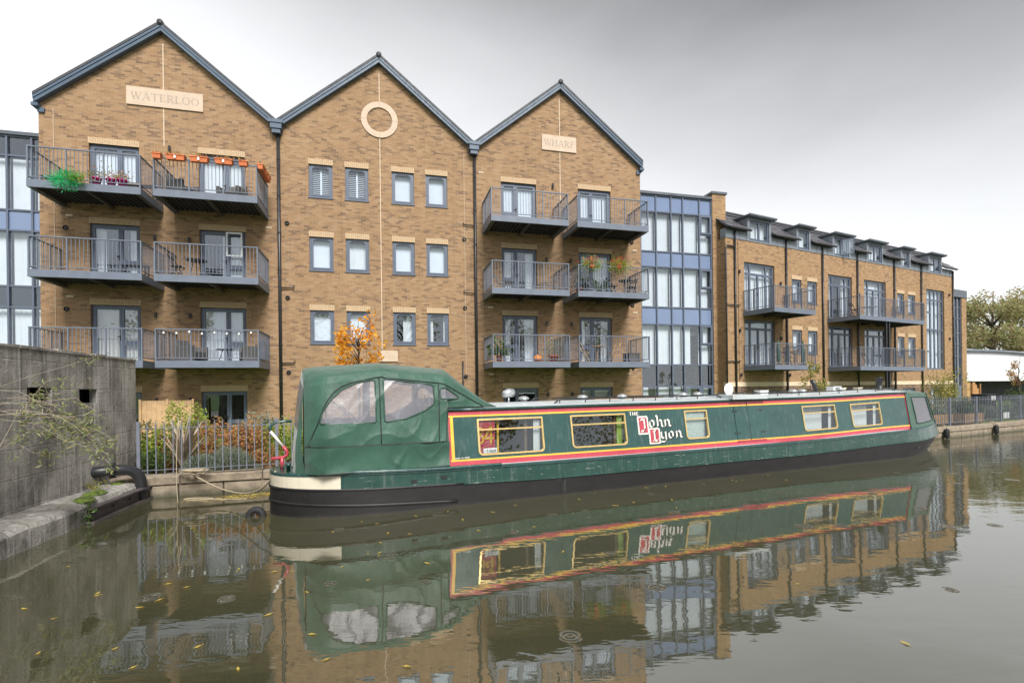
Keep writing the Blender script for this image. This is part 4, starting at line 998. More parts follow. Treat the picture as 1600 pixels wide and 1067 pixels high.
for zf, ue, ub, full in LEV:
    near, far_ = [], []
    for i in range(NS+1):
        u = station(i, ue); h = hb(u, 0, ub, ue, full=full); near.append((u, HB-h, zf(u))); far_.append((u, HB+h, zf(u)))
    rows.append(near+far_[-2:0:-1])
def skin(lo, hi, mat, name, sel=None, parent=B, smooth=True):
    mb = MB(); n = len(rows[0])
    for a, b in zip(range(lo, hi), range(lo+1, hi+1)):
        for i in range(n):
            j = (i+1) % n
            if sel and not sel((rows[a][i][0]+rows[a][j][0])/2): continue
            mb.quad(rows[a][i], rows[a][j], rows[b][j], rows[b][i])
    return mb.build(name, mat, parent, smooth)
hull = skin(0, 3, 'hull_black', 'hull')
skin(3, 4, 'boat_green_hull', 'hull_side', lambda u: u > -5.95, hull); skin(3, 4, 'boat_cream', 'stern_panel', lambda u: u <= -5.95, hull)
skin(4, 7, 'boat_green', 'gunwale', None, hull)
dk = MB(); n = len(rows[7]); dk.poly(rows[7][::-1]); dk.build('deck', 'boat_green', hull)
# grey line along the foot of the cabin
def rub(name, pts, r, mat, sq=(1, 1)):
    mb = MB(); mb.tube(pts, r, 8); return mb.build(name, mat, hull, True)
def outline(zf, full, u0, u1, ub, ue, n=50, off=.0):
    out = []
    for i in range(n+1):
        u = u0+(u1-u0)*i/n; h = hb(u, 0, ub, ue, full=full); out.append((u, HB-h-off, zf(u)))
    return out
def stern_loop(z0, z1, uend, full):
    L = []
    for i in range(26, -1, -1): u = -6.949+(uend+6.949)*(1-math.cos(i/26*math.pi/2)); L.append((u, HB+hb(u,0,8.4,12,full=full), z0+(z1-z0)*(u+6.95)/(uend+6.95)))
    R = [(u, 2*HB-w, z) for u, w, z in L[::-1]]; return L+R[1:]
rub('rubbing_strake', stern_loop(.46, .39, -3.9, 1.03), .022, 'hull_black')
rub('rubbing_strake', stern_loop(.24, .10, -4.0, 1.02), .024, 'hull_black')
rub('rubbing_strake', outline(lambda u: zb(u)+.0, 1.045, -3.9, 11.6, 8.45, 12.2), .016, 'boat_green_hull')
rub('rubbing_strake', [(u, HB-hb(u,0,8.2,11.9,full=1.03), .24+.02*(u-9.6)) for u in (9.3, 9.9, 10.5, 11.0, 11.3)], .018, 'hull_black')
rub('grab_rail', outline(lambda u: zg(u)+.005, 1.05, -6.3, -3.2, 8.4, 12), .028, 'boat_green')
for u, z in ((-4.75,.50), (-4.25,.53)): sm = MB(); sm.box(u-.05, u+.05, -.02, .03, z-.02, z+.025); sm.build('hull_vent', 'boat_black', hull)
# stain run below the side drain
dm = MB(); u = -1.95; P = [(u-.22,zb(u)-.012),(u+.26,zb(u)-.012),(u+.12,.26),(u+.07,.02),(u-.02,.02),(u-.05,.22)]
dm.poly([(x, -.003+.04*(zb(u)-z)/.35, z) for x, z in P]); dm.build('drain_stain', 'boat_black', hull)

# cabin
TUM = .165; W0 = .085
def cab(u, t_, off=0.0):
    z0, z1 = zg(u)+.002, zc(u); return Vector((u, W0+TUM*t_-off*.985, z0+(z1-z0)*t_+off*.16))
C0, C1 = -4.12, 9.04
cm = MB(); N_ = 40
for i in range(N_):
    a, b = C0+(C1-C0)*i/N_, C0+(C1-C0)*(i+1)/N_
    A = [Vector((u, w, z)) for u, w, z in [(a, W0, zg(a)), (a, W0+TUM, zc(a))]]
for s in (0, 1):
    pass
WINPX = [((744.5,654.5),(847,650.5),(851,705),(757,712)), ((890,648.6),(976,645.6),(981.6,694),(898,701)), ((1067.5,641.4),(1103.4,640),(1109.5,683.4),(1078,687)), ((1251,634),(1302.8,632),(1309.7,670),(1260,673)), ((1326,630),(1372,629),(1378,664.4),(1334,667))]
CP = BP+BN*W0+ZH*.672; CV = BN*TUM+ZH*1.015
def cabpx(x, y):
    a, b = on_plane(x, y, CP, BU, CV)
    P = cab(a, b); z = .672+1.015*b                       # true position on the sheered side: keep the height
    t_ = (z-zg(a))/(zc(a)-zg(a)); return a, t_
BW = []
for tl, tr, br, bl in WINPX:
    q = [cabpx(*p_) for p_ in (tl, tr, br, bl)]
    BW.append((q[0][0], q[1][0], min(q[2][1], q[3][1])*.5+max(q[2][1], q[3][1])*.5, (q[0][1]+q[1][1])/2))
def inwin(u, t_): return any(a < u < b and c < t_ < d_ for a, b, c, d_ in BW)
us = sorted({C0, C1, *[v for w in BW for v in (w[0]+.03, w[1]-.03)], *[C0+(C1-C0)*i/26 for i in range(27)]}); ts = sorted({0, 1, *[v for w in BW for v in (w[2]+.03, w[3]-.03)]})
cm = MB(); fm = MB()
for a, b in zip(us, us[1:]):
    for c, d_ in zip(ts, ts[1:]):
        if inwin((a+b)/2, (c+d_)/2) : 
            if not any(w[0]+.029 < (a+b)/2 < w[1]-.029 and w[2]+.029 < (c+d_)/2 < w[3]-.029 for w in BW): cm.quad(cab(a,c), cab(b,c), cab(b,d_), cab(a,d_))
        else: cm.quad(cab(a,c), cab(b,c), cab(b,d_), cab(a,d_))
    mir = lambda P: (P.x, 2*HB-P.y, P.z)
    cm.quad(mir(cab(b,0)), mir(cab(a,0)), mir(cab(a,1)), mir(cab(b,1)))
for u, f_ in ((C0, 1), (C1, 0)): cm.quad(tuple(cab(u,0)), mir(cab(u,0)), mir(cab(u,1)), tuple(cab(u,1)))
cabin = cm.build('cabin', 'boat_green', B)
rm = MB(); WS = [W0+TUM-.03, W0+TUM-.03, W0+TUM+.03, .6, HB]; ZS = [-.035, .010, .022, .055, .075]; prof = [(w, z) for w, z in zip(WS, ZS)]; prof += [(2*HB-w, z) for w, z in prof[-2::-1]]
for a, b in zip(us, us[1:]):
    for (w0, z0), (w1, z1) in zip(prof, prof[1:]): rm.quad((a,w0,zc(a)+z0), (b,w0,zc(b)+z0), (b,w1,zc(b)+z1), (a,w1,zc(a)+z1))
roofb = rm.build('cabin_roof', 'boat_roof', cabin)
em = MB(); em_pts = [(u, W0+TUM-.032, zc(u)-.012) for u in us]; em.tube(em_pts, .026, 6); em.build('roof_edge', 'boat_green', cabin, True)
def strip(u0, u1, t0, t1, mat, name, off=.003, n=30, parent=None):
    mb = MB()
    for i in range(n):
        a, b = u0+(u1-u0)*i/n, u0+(u1-u0)*(i+1)/n
        mb.quad(cab(a,t0,off), cab(b,t0,off), cab(b,t1,off), cab(a,t1,off))
    return mb.build(name, mat, parent or cabin)
strip(C0, 9.0, .0, .088, 'boat_red', 'red_band'); strip(C0+.03, 9.0, .088, .118, 'boat_yellow', 'yellow_line', .004)
strip(C0, 9.0, .885, .955, 'boat_red', 'red_band'); strip(C0+.03, 9.0, .855, .885, 'boat_yellow', 'yellow_line', .004)
strip(C0, C0+.05, .088, .955, 'boat_red', 'red_band', .0035, 2); strip(C0+.05, C0+.105, .118, .855, 'boat_yellow', 'yellow_line', .0045, 2)
strip(8.96, 9.0, .088, .955, 'boat_red', 'red_band', .0035, 2)
gm = MB(); gm.tube([tuple(cab(u, -.008, .012)) for u in us], .014, 6); gm.build('cabin_foot', 'boat_grey', cabin, True)
# windows with brass frames, opening top light and curtains
def rrect(u0, u1, t0, t1, rb, rt, inset, su=1.0, st=1.02, k=6):
    """rounded rectangle in (u, t); radii in metres"""
    a0, a1, b0, b1 = u0+inset, u1-inset, t0+inset/st, t1-inset/st; L = []
    for cx, cy, r, s0 in ((a1, b0, rb, -90), (a1, b1, rt, 0), (a0, b1, rt, 90), (a0, b0, rb, 180)):
        r = max(.004, r-inset); sx_ = -1 if cx == a1 else 1; sy = 1 if cy == b0 else -1
        for i in range(k+1): t_ = R_(s0+90*i/k); L.append((cx+sx_*r+r*math.cos(t_), cy+(sy*r+r*math.sin(t_))/st))
    return L
for wi, (u0, u1, t0, t1) in enumerate(BW):
    fm = MB(); o_ = rrect(u0,u1,t0,t1,.085,.02,0); i_ = rrect(u0,u1,t0,t1,.085,.02,.032); n = len(o_)
    for j in range(n):
        a, b = o_[j], o_[(j+1)%n]; c, d_ = i_[(j+1)%n], i_[j]
        A, Bq, C, D_ = cab(*a,.002), cab(*b,.002), cab(*c,.016), cab(*d_,.016); Am, Bm = cab(*a,.014), cab(*b,.014)
        fm.quad(A, Bq, Bm, Am); fm.quad(Am, Bm, C, D_); fm.quad(D_, C, cab(*i_[(j+1)%n],-.02), cab(*i_[j],-.02))
    w_ = fm.build('window', 'brass', cabin)
    pm = MB(); g = rrect(u0,u1,t0,t1,.085,.02,.02); pm.poly([cab(a,b,-.004) for a, b in g]); pm.poly([cab(a,b,-.012) for a, b in g][::-1]); pm.build('pane', 'glass_boat', w_)
    tt = t0+(t1-t0)*.68
    bm = MB(); bm.obox(cab(u0+.03, tt, .012), cab(u1-.03, tt, .012)-cab(u0+.03, tt, .012), Vector((0,.02,0)), Vector((0,.003,.026))); bm.build('glazing_bar', 'brass', w_)
    cu = MB(); zl, zh = cab((u0+u1)/2, t0).z, cab((u0+u1)/2, t1).z; yy = cab(u0, t0).y+.16
    if wi in (0, 1): wavy(cu, u1-.16, u1-.02, yy, zl, zh, amp=.02, per=.06); cu.build('curtain', 'curtain' if wi == 0 else 'curtain_green', w_)
    elif wi == 2: cu.box(u0, u1, yy-.03, yy-.02, zl-.02, zh+.02); cu.build('blind', 'frosted', w_)
    else: wavy(cu, u0, u1-.25, yy+.1, zl, zh, amp=.02, per=.09); wavy(cu, u1-.14, u1-.02, yy, zl, zh, amp=.02, per=.06); cu.build('curtain', 'curtain', w_)
im = MB(); im.quad((C0+.1, 1.75, .5), (C1-.1, 1.75, .5), (C1-.1, 1.75, 1.7), (C0+.1, 1.75, 1.7)); im.quad((C0+.1,.12,.45),(C1-.1,.12,.45),(C1-.1,1.75,.45),(C0+.1,1.75,.45)); im.box(-2.6, -2.55, .3, 1.7, .5, 1.6); im.box(-.6, -.55, .3, 1.7, .5, 1.6); im.box(2.6,2.65,.3,1.7,.5,1.6); im.build('cabin_lining', 'boat_inside', cabin)
u0, u1, t0, t1 = BW[0]
im = MB(); im.box(u0-.35, u0+.36, .24, .26, .80, 1.62); ib = im.build('number_board', 'boat_red', cabin); ib['label'] = 'red board with yellow figures behind the first window'
im = MB(); mp = lambda x, y: (u0+.06+x, .237, 1.02+y)
arc(im, mp, .0, .24, .075, .07, 0, 360, .03); arc(im, mp, .0, .09, .09, .09, 0, 360, .035); seg(im, mp, .22, 0, .22, .32, .035); seg(im, mp, .10, .1, .28, .1, .035); seg(im, mp, .10, .1, .22, .32, .035)
im.build('figures', 'boat_yellow', ib)
im = MB(); im.box(u0+.42, u0+.46, .30, .33, .7, 1.6); im.build('cabin_post', 'boat_yellow', cabin)
im = MB(); im.box(u0+.10, u0+.36, .14, .146, cab(u0,t0).z+.035, cab(u0,t0).z+.12); lp_ = im.build('licence_card', 'white_plastic', cabin)
im = MB(); zq = cab(u0,t0).z+.05; x = u0+.17
SEG7 = {'5': 'afgcd', '1': 'bc', '6': 'afgcde', '3': 'abgcd', '0': 'abcdef'}
def digits(mb, mp, s, w, h, th, gap):
    x = 0
    for ch in s:
        for q in SEG7[ch]:
            a = {'a': (0,1,1,1), 'b': (1,1,1,.5), 'c': (1,.5,1,0), 'd': (0,0,1,0), 'e': (0,.5,0,0), 'f': (0,1,0,.5), 'g': (0,.5,1,.5)}[q]
            seg(mb, mp, x+a[0]*w, a[1]*h, x+a[2]*w, a[3]*h, th)
        x += w+gap
digits(im, lambda a, b: (x+a, .137, zq+b), '515630', .016, .042, .007, .013); im.build('card_figures', 'boat_black', lp_)
# name lettering
let = MB(); shd = MB()
def quadmap(tl, tr, bl):
    A, Bq, C = cabpx(*tl), cabpx(*tr), cabpx(*bl)
    return lambda x, y, off=.006: cab(C[0]+(Bq[0]-A[0])*x+(A[0]-C[0])*y, C[1]+(Bq[1]-A[1])*x+(A[1]-C[1])*y, off)
def word(s, x0, x1, base, xh, slope):
    """blackletter word between two pixel columns"""
    a = cabpx(x0, base); b = cabpx(x1, base+slope*(x1-x0)); hgt = cabpx(x0, base)[1]-cabpx(x0, base+xh)[1]; hgt = hgt/.64
    adv = .70; k = (b[0]-a[0])/(adv*len(s)-.1)
    for i, ch in enumerate(s):
        for st_ in BLACK[ch]:
            nib(shd, lambda x, y: cab(a[0]+(i*adv+x)*k+.022, a[1]+(b[1]-a[1])*i/len(s)+y*hgt-.018, .005), st_, .17)
            nib(let, lambda x, y: cab(a[0]+(i*adv+x)*k, a[1]+(b[1]-a[1])*i/len(s)+y*hgt, .008), st_, .17)
word('ohn', 1013.5, 1047.5, 667.5, 11.2, -.05); word('yon', 1032, 1065.5, 685.2, 11.0, -.06)
boxes = [((995.5,651.3),(1010.8,650.6),(998.6,678.2),'J'), ((1013.7,669.9),(1029.6,669.1),(1016,693),'L')]
red = MB(); lace = MB()
for k_, (tl, tr, bl, ch) in enumerate(boxes):
    mp = quadmap(tl, tr, bl); q = .0015*k_
    def rect(m, x0, x1, y0, y1, off): m.quad(mp(x0,y0,off), mp(x1,y0,off), mp(x1,y1,off), mp(x0,y1,off))
    rect(lace, .0, 1.0, .0, 1.0, .005+q); rect(red, .085, .915, .05, .95, .007+q)
    for i in range(12):      # fretted lace edge
        for fx, fy in ((0, (i+.5)/12), (1.0, (i+.5)/12), ((i+.5)/12, 0), ((i+.5)/12, 1.0)):
            r = .035 if i % 2 else .065; lace.poly([mp(fx+r*1.3*math.cos(R_(60*j)), fy+r*.8*math.sin(R_(60*j)), .0045+q) for j in range(6)])
    for st_ in BLACK[ch]:
        nib(shd, lambda x, y: mp(.25+x*.95, .10+y*.78, .009+q), st_, .20); nib(let, lambda x, y: mp(.19+x*.95, .13+y*.78, .011+q), st_, .20)
pA = cabpx(983, 649.2); pB = cabpx(997, 648.3); hh = cabpx(983, 644)[1]-pA[1]; wv = pB[0]-pA[0]
mp = lambda x, y: cab(pA[0]+x*wv, pA[1]+y*hh, .008)
seg(let, mp, .0,1,.28,1,.2*.4); seg(let, mp, .14,0,.14,1,.09); seg(let, mp, .40,0,.40,1,.09); seg(let, mp, .62,0,.62,1,.09); seg(let, mp, .40,.5,.62,.5,.12)
seg(let, mp, .78,0,.78,1,.09)
for y in (.06, .5, .94): seg(let, mp, .78, y, 1.0, y, .13)
o = let.build('name_lettering', 'boat_white', cabin); o['label'] = 'cream gothic lettering reading THE John Lyon'
shd.build('letter_shadow', 'boat_black', cabin); red.build('initial_panel', 'boat_red', cabin); lace.build('initial_border', 'boat_white', cabin)
sm = MB(); a = cabpx(711.5, 717.6); b = cabpx(734, 715.6); r = random.Random(2); x = 0     # small signwriter line, too small to read
for i, w in enumerate((6, 2, 6)):
    for j in range(w):
        u = a[0]+(b[0]-a[0])*x/17; mp = lambda p_, q: cab(u+p_*.011, a[1]+(b[1]-a[1])*x/17+q*.022, .006)
        seg(sm, mp, 0, 0, .4, 1, .35); seg(sm, mp, .2, .5 if j % 2 else .95, .8, .5 if j % 2 else .95, .3); seg(sm, mp, .7, 0, .9, 1, .3); x += 1
    x += 1.5
sm.build('small_lettering', 'boat_white', cabin)
# side hatch doors
h0, h1, hm_ = cabpx(1149, 660)[0], cabpx(1191, 660)[0], cabpx(1170, 660)[0]
hb_ = MB()
for a, b in ((h0, hm_-.004), (hm_+.004, h1)):
    hb_.add([cab(a,.12,.002), cab(b,.12,.002), cab(b,.85,.002), cab(a,.85,.002), cab(a,.12,.010), cab(b,.12,.010), cab(b,.85,.010), cab(a,.85,.010)], [(4,5,6,7),(0,1,5,4),(1,2,6,5),(2,3,7,6),(3,0,4,7)])
hd = hb_.build('side_hatch', 'boat_green', cabin)
for a, s in ((h0+.03, 1), (h1-.03, -1)):
    for t_ in (.26, .74):
        km = MB(); mp = lambda x, y: cab(a+x*s, t_+y, .013); seg(km, mp, -.07, 0, .07, 0, .018); seg(km, mp, 0, -.03, 0, .05, .014); seg(km, mp, .07, 0, .09, .025, .014); seg(km, mp, -.07, 0, -.09, .025, .014); km.build('hinge', 'boat_black', hd)
km = MB(); mp = lambda x, y: cab(hm_+x, y, .012); seg(km, mp, 0, .1, 0, .95, .014); km.build('hatch_joint', 'boat_black', hd)
km = MB(); km.obox(cab(h0-.02, .075, .006), cab(h1+.05, .075, .006)-cab(h0-.02, .075, .006), Vector((0,-.012,0)), Vector((0,0,.03))); km.build('hatch_sill', 'boat_red', hd)
km = MB(); km.box(h0-.12, h1+.12, .12, .95, zc(hm_)+.005, zc(hm_)+.105); km.build('hatch_slide', 'boat_roof', roofb)
# roof fittings
def rz(u, w): 
    x = min(w, 2*HB-w); return zc(u)+interp([(.22,.022),(.6,.055),(1.04,.075)], x)
for u0, u1 in ((-1.75, 2.35), (3.55, 8.85)):
    for w in (.46, 2*HB-.46):
        hm2 = MB(); n = 14; pts = [(u0-.12, w, rz(u0,w)+.0)]+[(u0+(u1-u0)*i/n, w, rz(u0+(u1-u0)*i/n, w)+.075) for i in range(n+1)]+[(u1+.12, w, rz(u1,w))]
        hm2.tube(pts, .016, 6)
        for i in range(0, n+1, 2): u = u0+(u1-u0)*i/n; hm2.tube([(u,w,rz(u,w)-.01),(u,w,rz(u,w)+.07)], .011, 5)
        hm2.build('roof_rail', 'boat_black', roofb, True)
vm = unit('mush', lambda m: m.lathe((0,0,0), [(.07,0),(.07,.05),(.115,.055),(.115,.07),(.09,.10),(.04,.12),(.005,.122)], 14), 'roof_vent', 'steel_bright', True)
for u, w in ((-2.27, 1.04), (-.88, 1.04), (.14, 1.04), (1.87, 1.04), (2.32, 1.04), (5.6, 1.04), (6.3, 1.3), (7.4, 1.0)): link('roof_vent', vm, roofb, (u, w, rz(u, w)-.005))
hm2 = MB(); hm2.tube([(-2.6,1.04,rz(-2.6,1.04)-.01),(-2.6,1.04,rz(-2.6,1.04)+.10)], .02, 8); hm2.tube([(-2.72,1.0,1.90),(-2.60,1.04,1.93),(-2.5,1.06,1.93)], [.07,.09,.085], 14); hm2.build('horn_lamp', 'steel_bright', roofb, True)
dm = MB(); dm.lathe((3.39, 1.1, 1.94), [(.005,.055),(.09,.045),(.14,.02),(.15,0),(.14,-.004),(.08,.03)], 20, 'y'); dm.tube([(3.39,1.12,1.82),(3.39,1.16,1.93)], .02, 8); dm.build('satellite_dish', 'white_plastic', roofb, True)
cm2 = MB(); cm2.lathe((8.75, .75, rz(8.75,.75)-.01), [(.10,0),(.10,.03),(.082,.04),(.082,.34),(.095,.345),(.095,.37),(.07,.375)], 16); cm2.build('chimney', 'pipe_black', roofb, True)
cm2 = MB(); cm2.tube([(6.9, 1.3, rz(6.9,1.3)), (6.72, 1.3, 2.15)], .055, 10); cm2.build('stove_pipe', 'pipe_black', roofb, True)
for u, w, s in ((7.9,1.5,.16), (8.3,1.55,.11), (5.1,1.6,.14), (9.0,1.5,.10)):
    bm = MB(); z = rz(u, w)-.02; bm.box(u-s, u+s, w-s*.7, w+s*.7, z, z+s*.9); bm.box(u-s-.012, u+s+.012, w-s*.7-.012, w+s*.7+.012, z+s*.9, z+s*.9+.02); o = bm.build('roof_box', 'boat_cream' if s < .12 else 'white_plastic', roofb)
pm = MB(); pm.box(-.3, 1.6, 1.45, 1.7, rz(0,1.5), rz(0,1.5)+.05); pm.build('boarding_plank', 'timber', roofb)
# stern deck fittings: tiller
tl_ = part_empty('tiller', B)
path = [(-6.60,1.04,1.50),(-6.72,1.04,1.505),(-6.84,1.04,1.495),(-6.91,1.04,1.46),(-6.94,1.04,1.40)]
m_ = MB(); m_.tube(path+[(-6.93,1.04,1.34)], .022, 8); m_.build('tiller_bar', 'boat_green', tl_, True)
m_ = MB(); m_.tube([(-6.93,1.04,1.345),(-6.74,1.04,1.08)], .023, 8); m_.build('white_section', 'boat_white', tl_, True)
m_ = MB(); m_.tube([(-6.74,1.04,1.085),(-6.68,1.04,1.0),(-6.68,1.04,.94),(-6.73,1.04,.90),(-6.92,1.04,.885)], .028, 8); m_.tube([(-6.76,1.04,.90),(-6.76,1.04,.70)], .03, 8); m_.build('red_section', 'boat_red', tl_, True)
m_ = MB(); m_.lathe((-6.66,.72,.70), [(.03,0),(.03,.10),(.05,.10),(.05,.12),(.03,.13)], 10); m_.box(-6.74,-6.58,.70,.74,.76,.78); m_.build('mooring_dolly', 'boat_green', B, True)

from mathutils import noise as mnoise
# ------------------------------------------------------------------ stern canopy
cn = part_empty('stern_canopy', B)
sh = lambda u: interp([(-6.42,2.06),(-6.05,2.13),(-5.22,2.235),(-4.17,2.13),(-3.42,1.70)], u, True)
cr = lambda u: interp([(-6.5,2.37),(-6.3,2.42),(-5.2,2.505),(-4.02,2.40),(-3.2,1.78)], u, True)
def wst(u): return 1.12 if u < C0 else 1.70
def fold(u, z):
    k = 1.0+.9*max(0, 1.35-z); q = Vector((u*1.1+z*1.0, z*1.5-u*.5, 3.1)); q2 = Vector((u*1.6-z*1.5, z*1.2+u*.9, 7.7))
    rg = (1-abs(mnoise.noise(q)))**5*.014+(1-abs(mnoise.noise(q2)))**6*.012-.008
    return k*rg+.6*k*(.010*math.sin(2.3*u+6*z)+.008*math.sin(4.1*u-8*z+1+1.5*math.sin(2.7*u+z))+.006*math.sin(6*u*(1+.2*z)+11*z+2*math.sin(3*u)))
def side(u, t_):
    zb_, zt_ = min(wst(u), sh(u)-.01), sh(u); z = zb_+(zt_-zb_)*t_
    w = .06+.20*((z-1.12)/1.1)**1.3 if z > 1.12 else .06
    k = max(0, (-6.02-u)/.4); w += .26*k**2                         # the rear corner rounds away
    if u > C0: w = max(w, W0+TUM-.03+.02*t_)
    return Vector((u, w-fold(u, z), z))
VP_ = {}
def vin_of(m, k): return VP_.setdefault((m, k), MB())
def pin(P, poly):
    x, y = P; c = False; n = len(poly)
    for i in range(n):
        (x0, y0), (x1, y1) = poly[i], poly[i-1]
        if (y0 > y) != (y1 > y) and x < (x1-x0)*(y-y0)/(y1-y0)+x0: c = not c
    return c
def smoothpoly(pts, k=4):
    n = len(pts); out = []
    for i in range(n):
        p0, p1, p2, p3 = [np.array(pts[(i+j-1) % n], float) for j in range(4)]
        for q in range(k):
            t_ = q/k; out.append(tuple(.5*((2*p1)+(-p0+p2)*t_+(2*p0-5*p1+4*p2-p3)*t_*t_+(-p0+3*p1-3*p2+p3)*t_**3)))
    return out
def roundpoly(pts, r=.05, k=4):
    out = []; n = len(pts)
    for i in range(n):
        p0, p1, p2 = [np.array(pts[(i+j-1) % n], float) for j in range(3)]
        a = p1+(p0-p1)*min(.5, r/np.linalg.norm(p0-p1)); b = p1+(p2-p1)*min(.5, r/np.linalg.norm(p2-p1))
        for q in range(k+1): t_ = q/k; out.append(tuple(a*(1-t_)**2+p1*2*t_*(1-t_)+b*t_*t_))
    return out
VW = [roundpoly([(-6.20,1.49),(-6.16,1.66),(-6.03,1.86),(-5.86,2.02),(-5.63,2.13),(-5.335,2.19),(-5.335,1.485)]),
      roundpoly([(-5.20,1.485),(-5.20,2.20),(-4.80,2.15),(-4.355,2.09),(-4.355,1.77),(-4.52,1.66),(-4.85,1.53)]),
      roundpoly([(-4.24,1.845),(-4.24,2.035),(-4.12,2.04),(-3.92,1.89),(-3.91,1.845)], .04)]
fab = MB(); nu, nv = 130, 56
for mir_ in (0, 1):
    q = (lambda P: P) if not mir_ else (lambda P: Vector((P.x, 2*HB-P.y, P.z)))
    for i in range(nu):
        a, b = -6.42+(3.0)*i/nu, -6.42+3.0*(i+1)/nu
        for j in range(nv):
            c, d_ = j/nv, (j+1)/nv; P = [side(a,c), side(b,c), side(b,d_), side(a,d_)]
            if P[0].z < 1.121 and a > C0: continue
            ctr = (P[0]+P[2])/2; hit = [k for k, v in enumerate(VW) if pin((ctr.x, ctr.z), v)]; tgt = vin_of(mir_, hit[0]) if hit else fab
            tgt.quad(*[q(p_) for p_ in P])
    # skirt below the waist seam
    for i in range(80):
        a, b = -6.42+(C0+6.42)*i/80, -6.42+(C0+6.42)*(i+1)/80
        def sk(u, t_):
            z = .70+.42*t_; k = max(0, (-6.02-u)/.4); w = .05+.26*k**2; s_ = math.sin(math.pi*t_)
            return Vector((u, w+.02*s_-fold(u*1.2, z*.8)*(.5+s_)-.006, z))
        for j in range(14): fab.quad(q(sk(a,j/14)), q(sk(b,j/14)), q(sk(b,(j+1)/14)), q(sk(a,(j+1)/14)))
    # roof half
    for i in range(nu):
        a, b = -6.42+3.0*i/nu, -6.42+3.0*(i+1)/nu
        def rf(u, t_):
            s0 = side(u, 1); w = s0.y+(HB-s0.y)*t_; zz = s0.z+(cr(u)-s0.z)*math.sin(t_*math.pi/2)**.5
            return Vector((u, w, zz-.02*math.sin(math.pi*t_)*abs(math.sin((u+6.42)*2.6))))
        for j in range(12): fab.quad(q(rf(a,j/12)), q(rf(b,j/12)), q(rf(b,(j+1)/12)), q(rf(a,(j+1)/12)))
# front slope over the cabin roof and rear curtain
fr_ = [rf(-3.42, j/12) for j in range(13)]
for a, b in zip(fr_, fr_[1:]):
    A2, B2 = Vector((-3.18, a.y, rz(-3.2, a.y)+.004)), Vector((-3.18, b.y, rz(-3.2, b.y)+.004))
    fab.quad(a, b, B2, A2); m2 = lambda P: Vector((P.x, 2*HB-P.y, P.z)); fab.quad(m2(b), m2(a), m2(A2), m2(B2))
rb_ = [Vector((-6.42, side(-6.42, 0).y, .70)), Vector((-6.56,.46,.70)), Vector((-6.60,.75,.70)), Vector((-6.61,HB,.70))]
rt_ = [side(-6.42, 1), Vector((-6.40,.50,2.20)), Vector((-6.43,.78,2.33)), Vector((-6.44,HB,cr(-6.44)))]
for k_ in range(3):
    for j in range(20):
        for s in range(4):
            def rr_(x, t_): p_ = rb_[k_].lerp(rb_[k_+1], x); q_ = rt_[k_].lerp(rt_[k_+1], x); P = p_.lerp(q_, t_); P.x -= .03*math.sin(math.pi*t_)+fold(P.y*2, P.z)*.5; return P
            c, d_, e, f_ = s/4, (s+1)/4, j/20, (j+1)/20
            tgt = vin_of(0, 'rear') if (k_ >= 1 and .44 < (e+f_)/2 < .90) else fab
            P = [rr_(c,e), rr_(d_,e), rr_(d_,f_), rr_(c,f_)]; tgt.quad(*P); tgt.quad(*[m2(p_) for p_ in P[::-1]])
fab.build('fabric', 'canopy', cn, True)
for m_v in VP_.values(): m_v.build('clear_panel', 'vinyl', cn, True)
def onside(u, z, off=.006):
    lo, hi = min(wst(u), sh(u)-.01), sh(u); P = side(u, min(1, max(0, (z-lo)/(hi-lo)))); return P+Vector((0,-off,0))
pp = MB()
for v in VW: pp.tube([onside(u, z) for u, z in v], .013, 5, closed=True)
pp.build('window_binding', 'canopy_dark', cn, True)
pp = MB()
pp.tube([onside(-5.265, z) for z in np.linspace(1.13, 2.22, 14)], .009, 5); pp.tube([onside(-4.30+.04*(z-1.1), z) for z in np.linspace(1.13, 2.10, 14)], .009, 5)
pp.tube([onside(u, z) for u, z in smoothpoly([(-6.30,1.13),(-6.22,1.5),(-6.08,1.85),(-5.85,2.08),(-5.5,2.18),(-5.2,2.21)], 3)[:-3]], .009, 5)
pp.tube([onside(u, sh(u)-.015) for u in np.linspace(-5.2, -3.46, 24)], .009, 5)
pp.tube([onside(u, 1.125, .012) for u in np.linspace(-6.4, C0, 40)], .010, 5)
pp.tube([(u, .045, .705) for u in np.linspace(-6.2, C0, 30)], .010, 5)
pp.build('zip', 'canopy_black', cn, True)
fm = MB()          # hoops inside
for u, l in ((-6.1,0), (-5.25,0), (-4.4,.0)):
    fm.tube([(u,.18,.75),(u,.24,1.5),(u,.40,sh(u)-.08),(u,.75,cr(u)-.16),(u,HB,cr(u)-.10),(u,2*HB-.75,cr(u)-.16),(u,2*HB-.40,sh(u)-.08),(u,2*HB-.24,1.5),(u,2*HB-.18,.75)], .014, 6)
fm.tube([(-6.0,.42,1.85),(-5.45,.30,1.3)], .014, 6); fm.tube([(-5.9,.5,1.8),(-5.35,.35,1.3)], .012, 6); fm.build('hoop', 'joist_grey', cn, True)
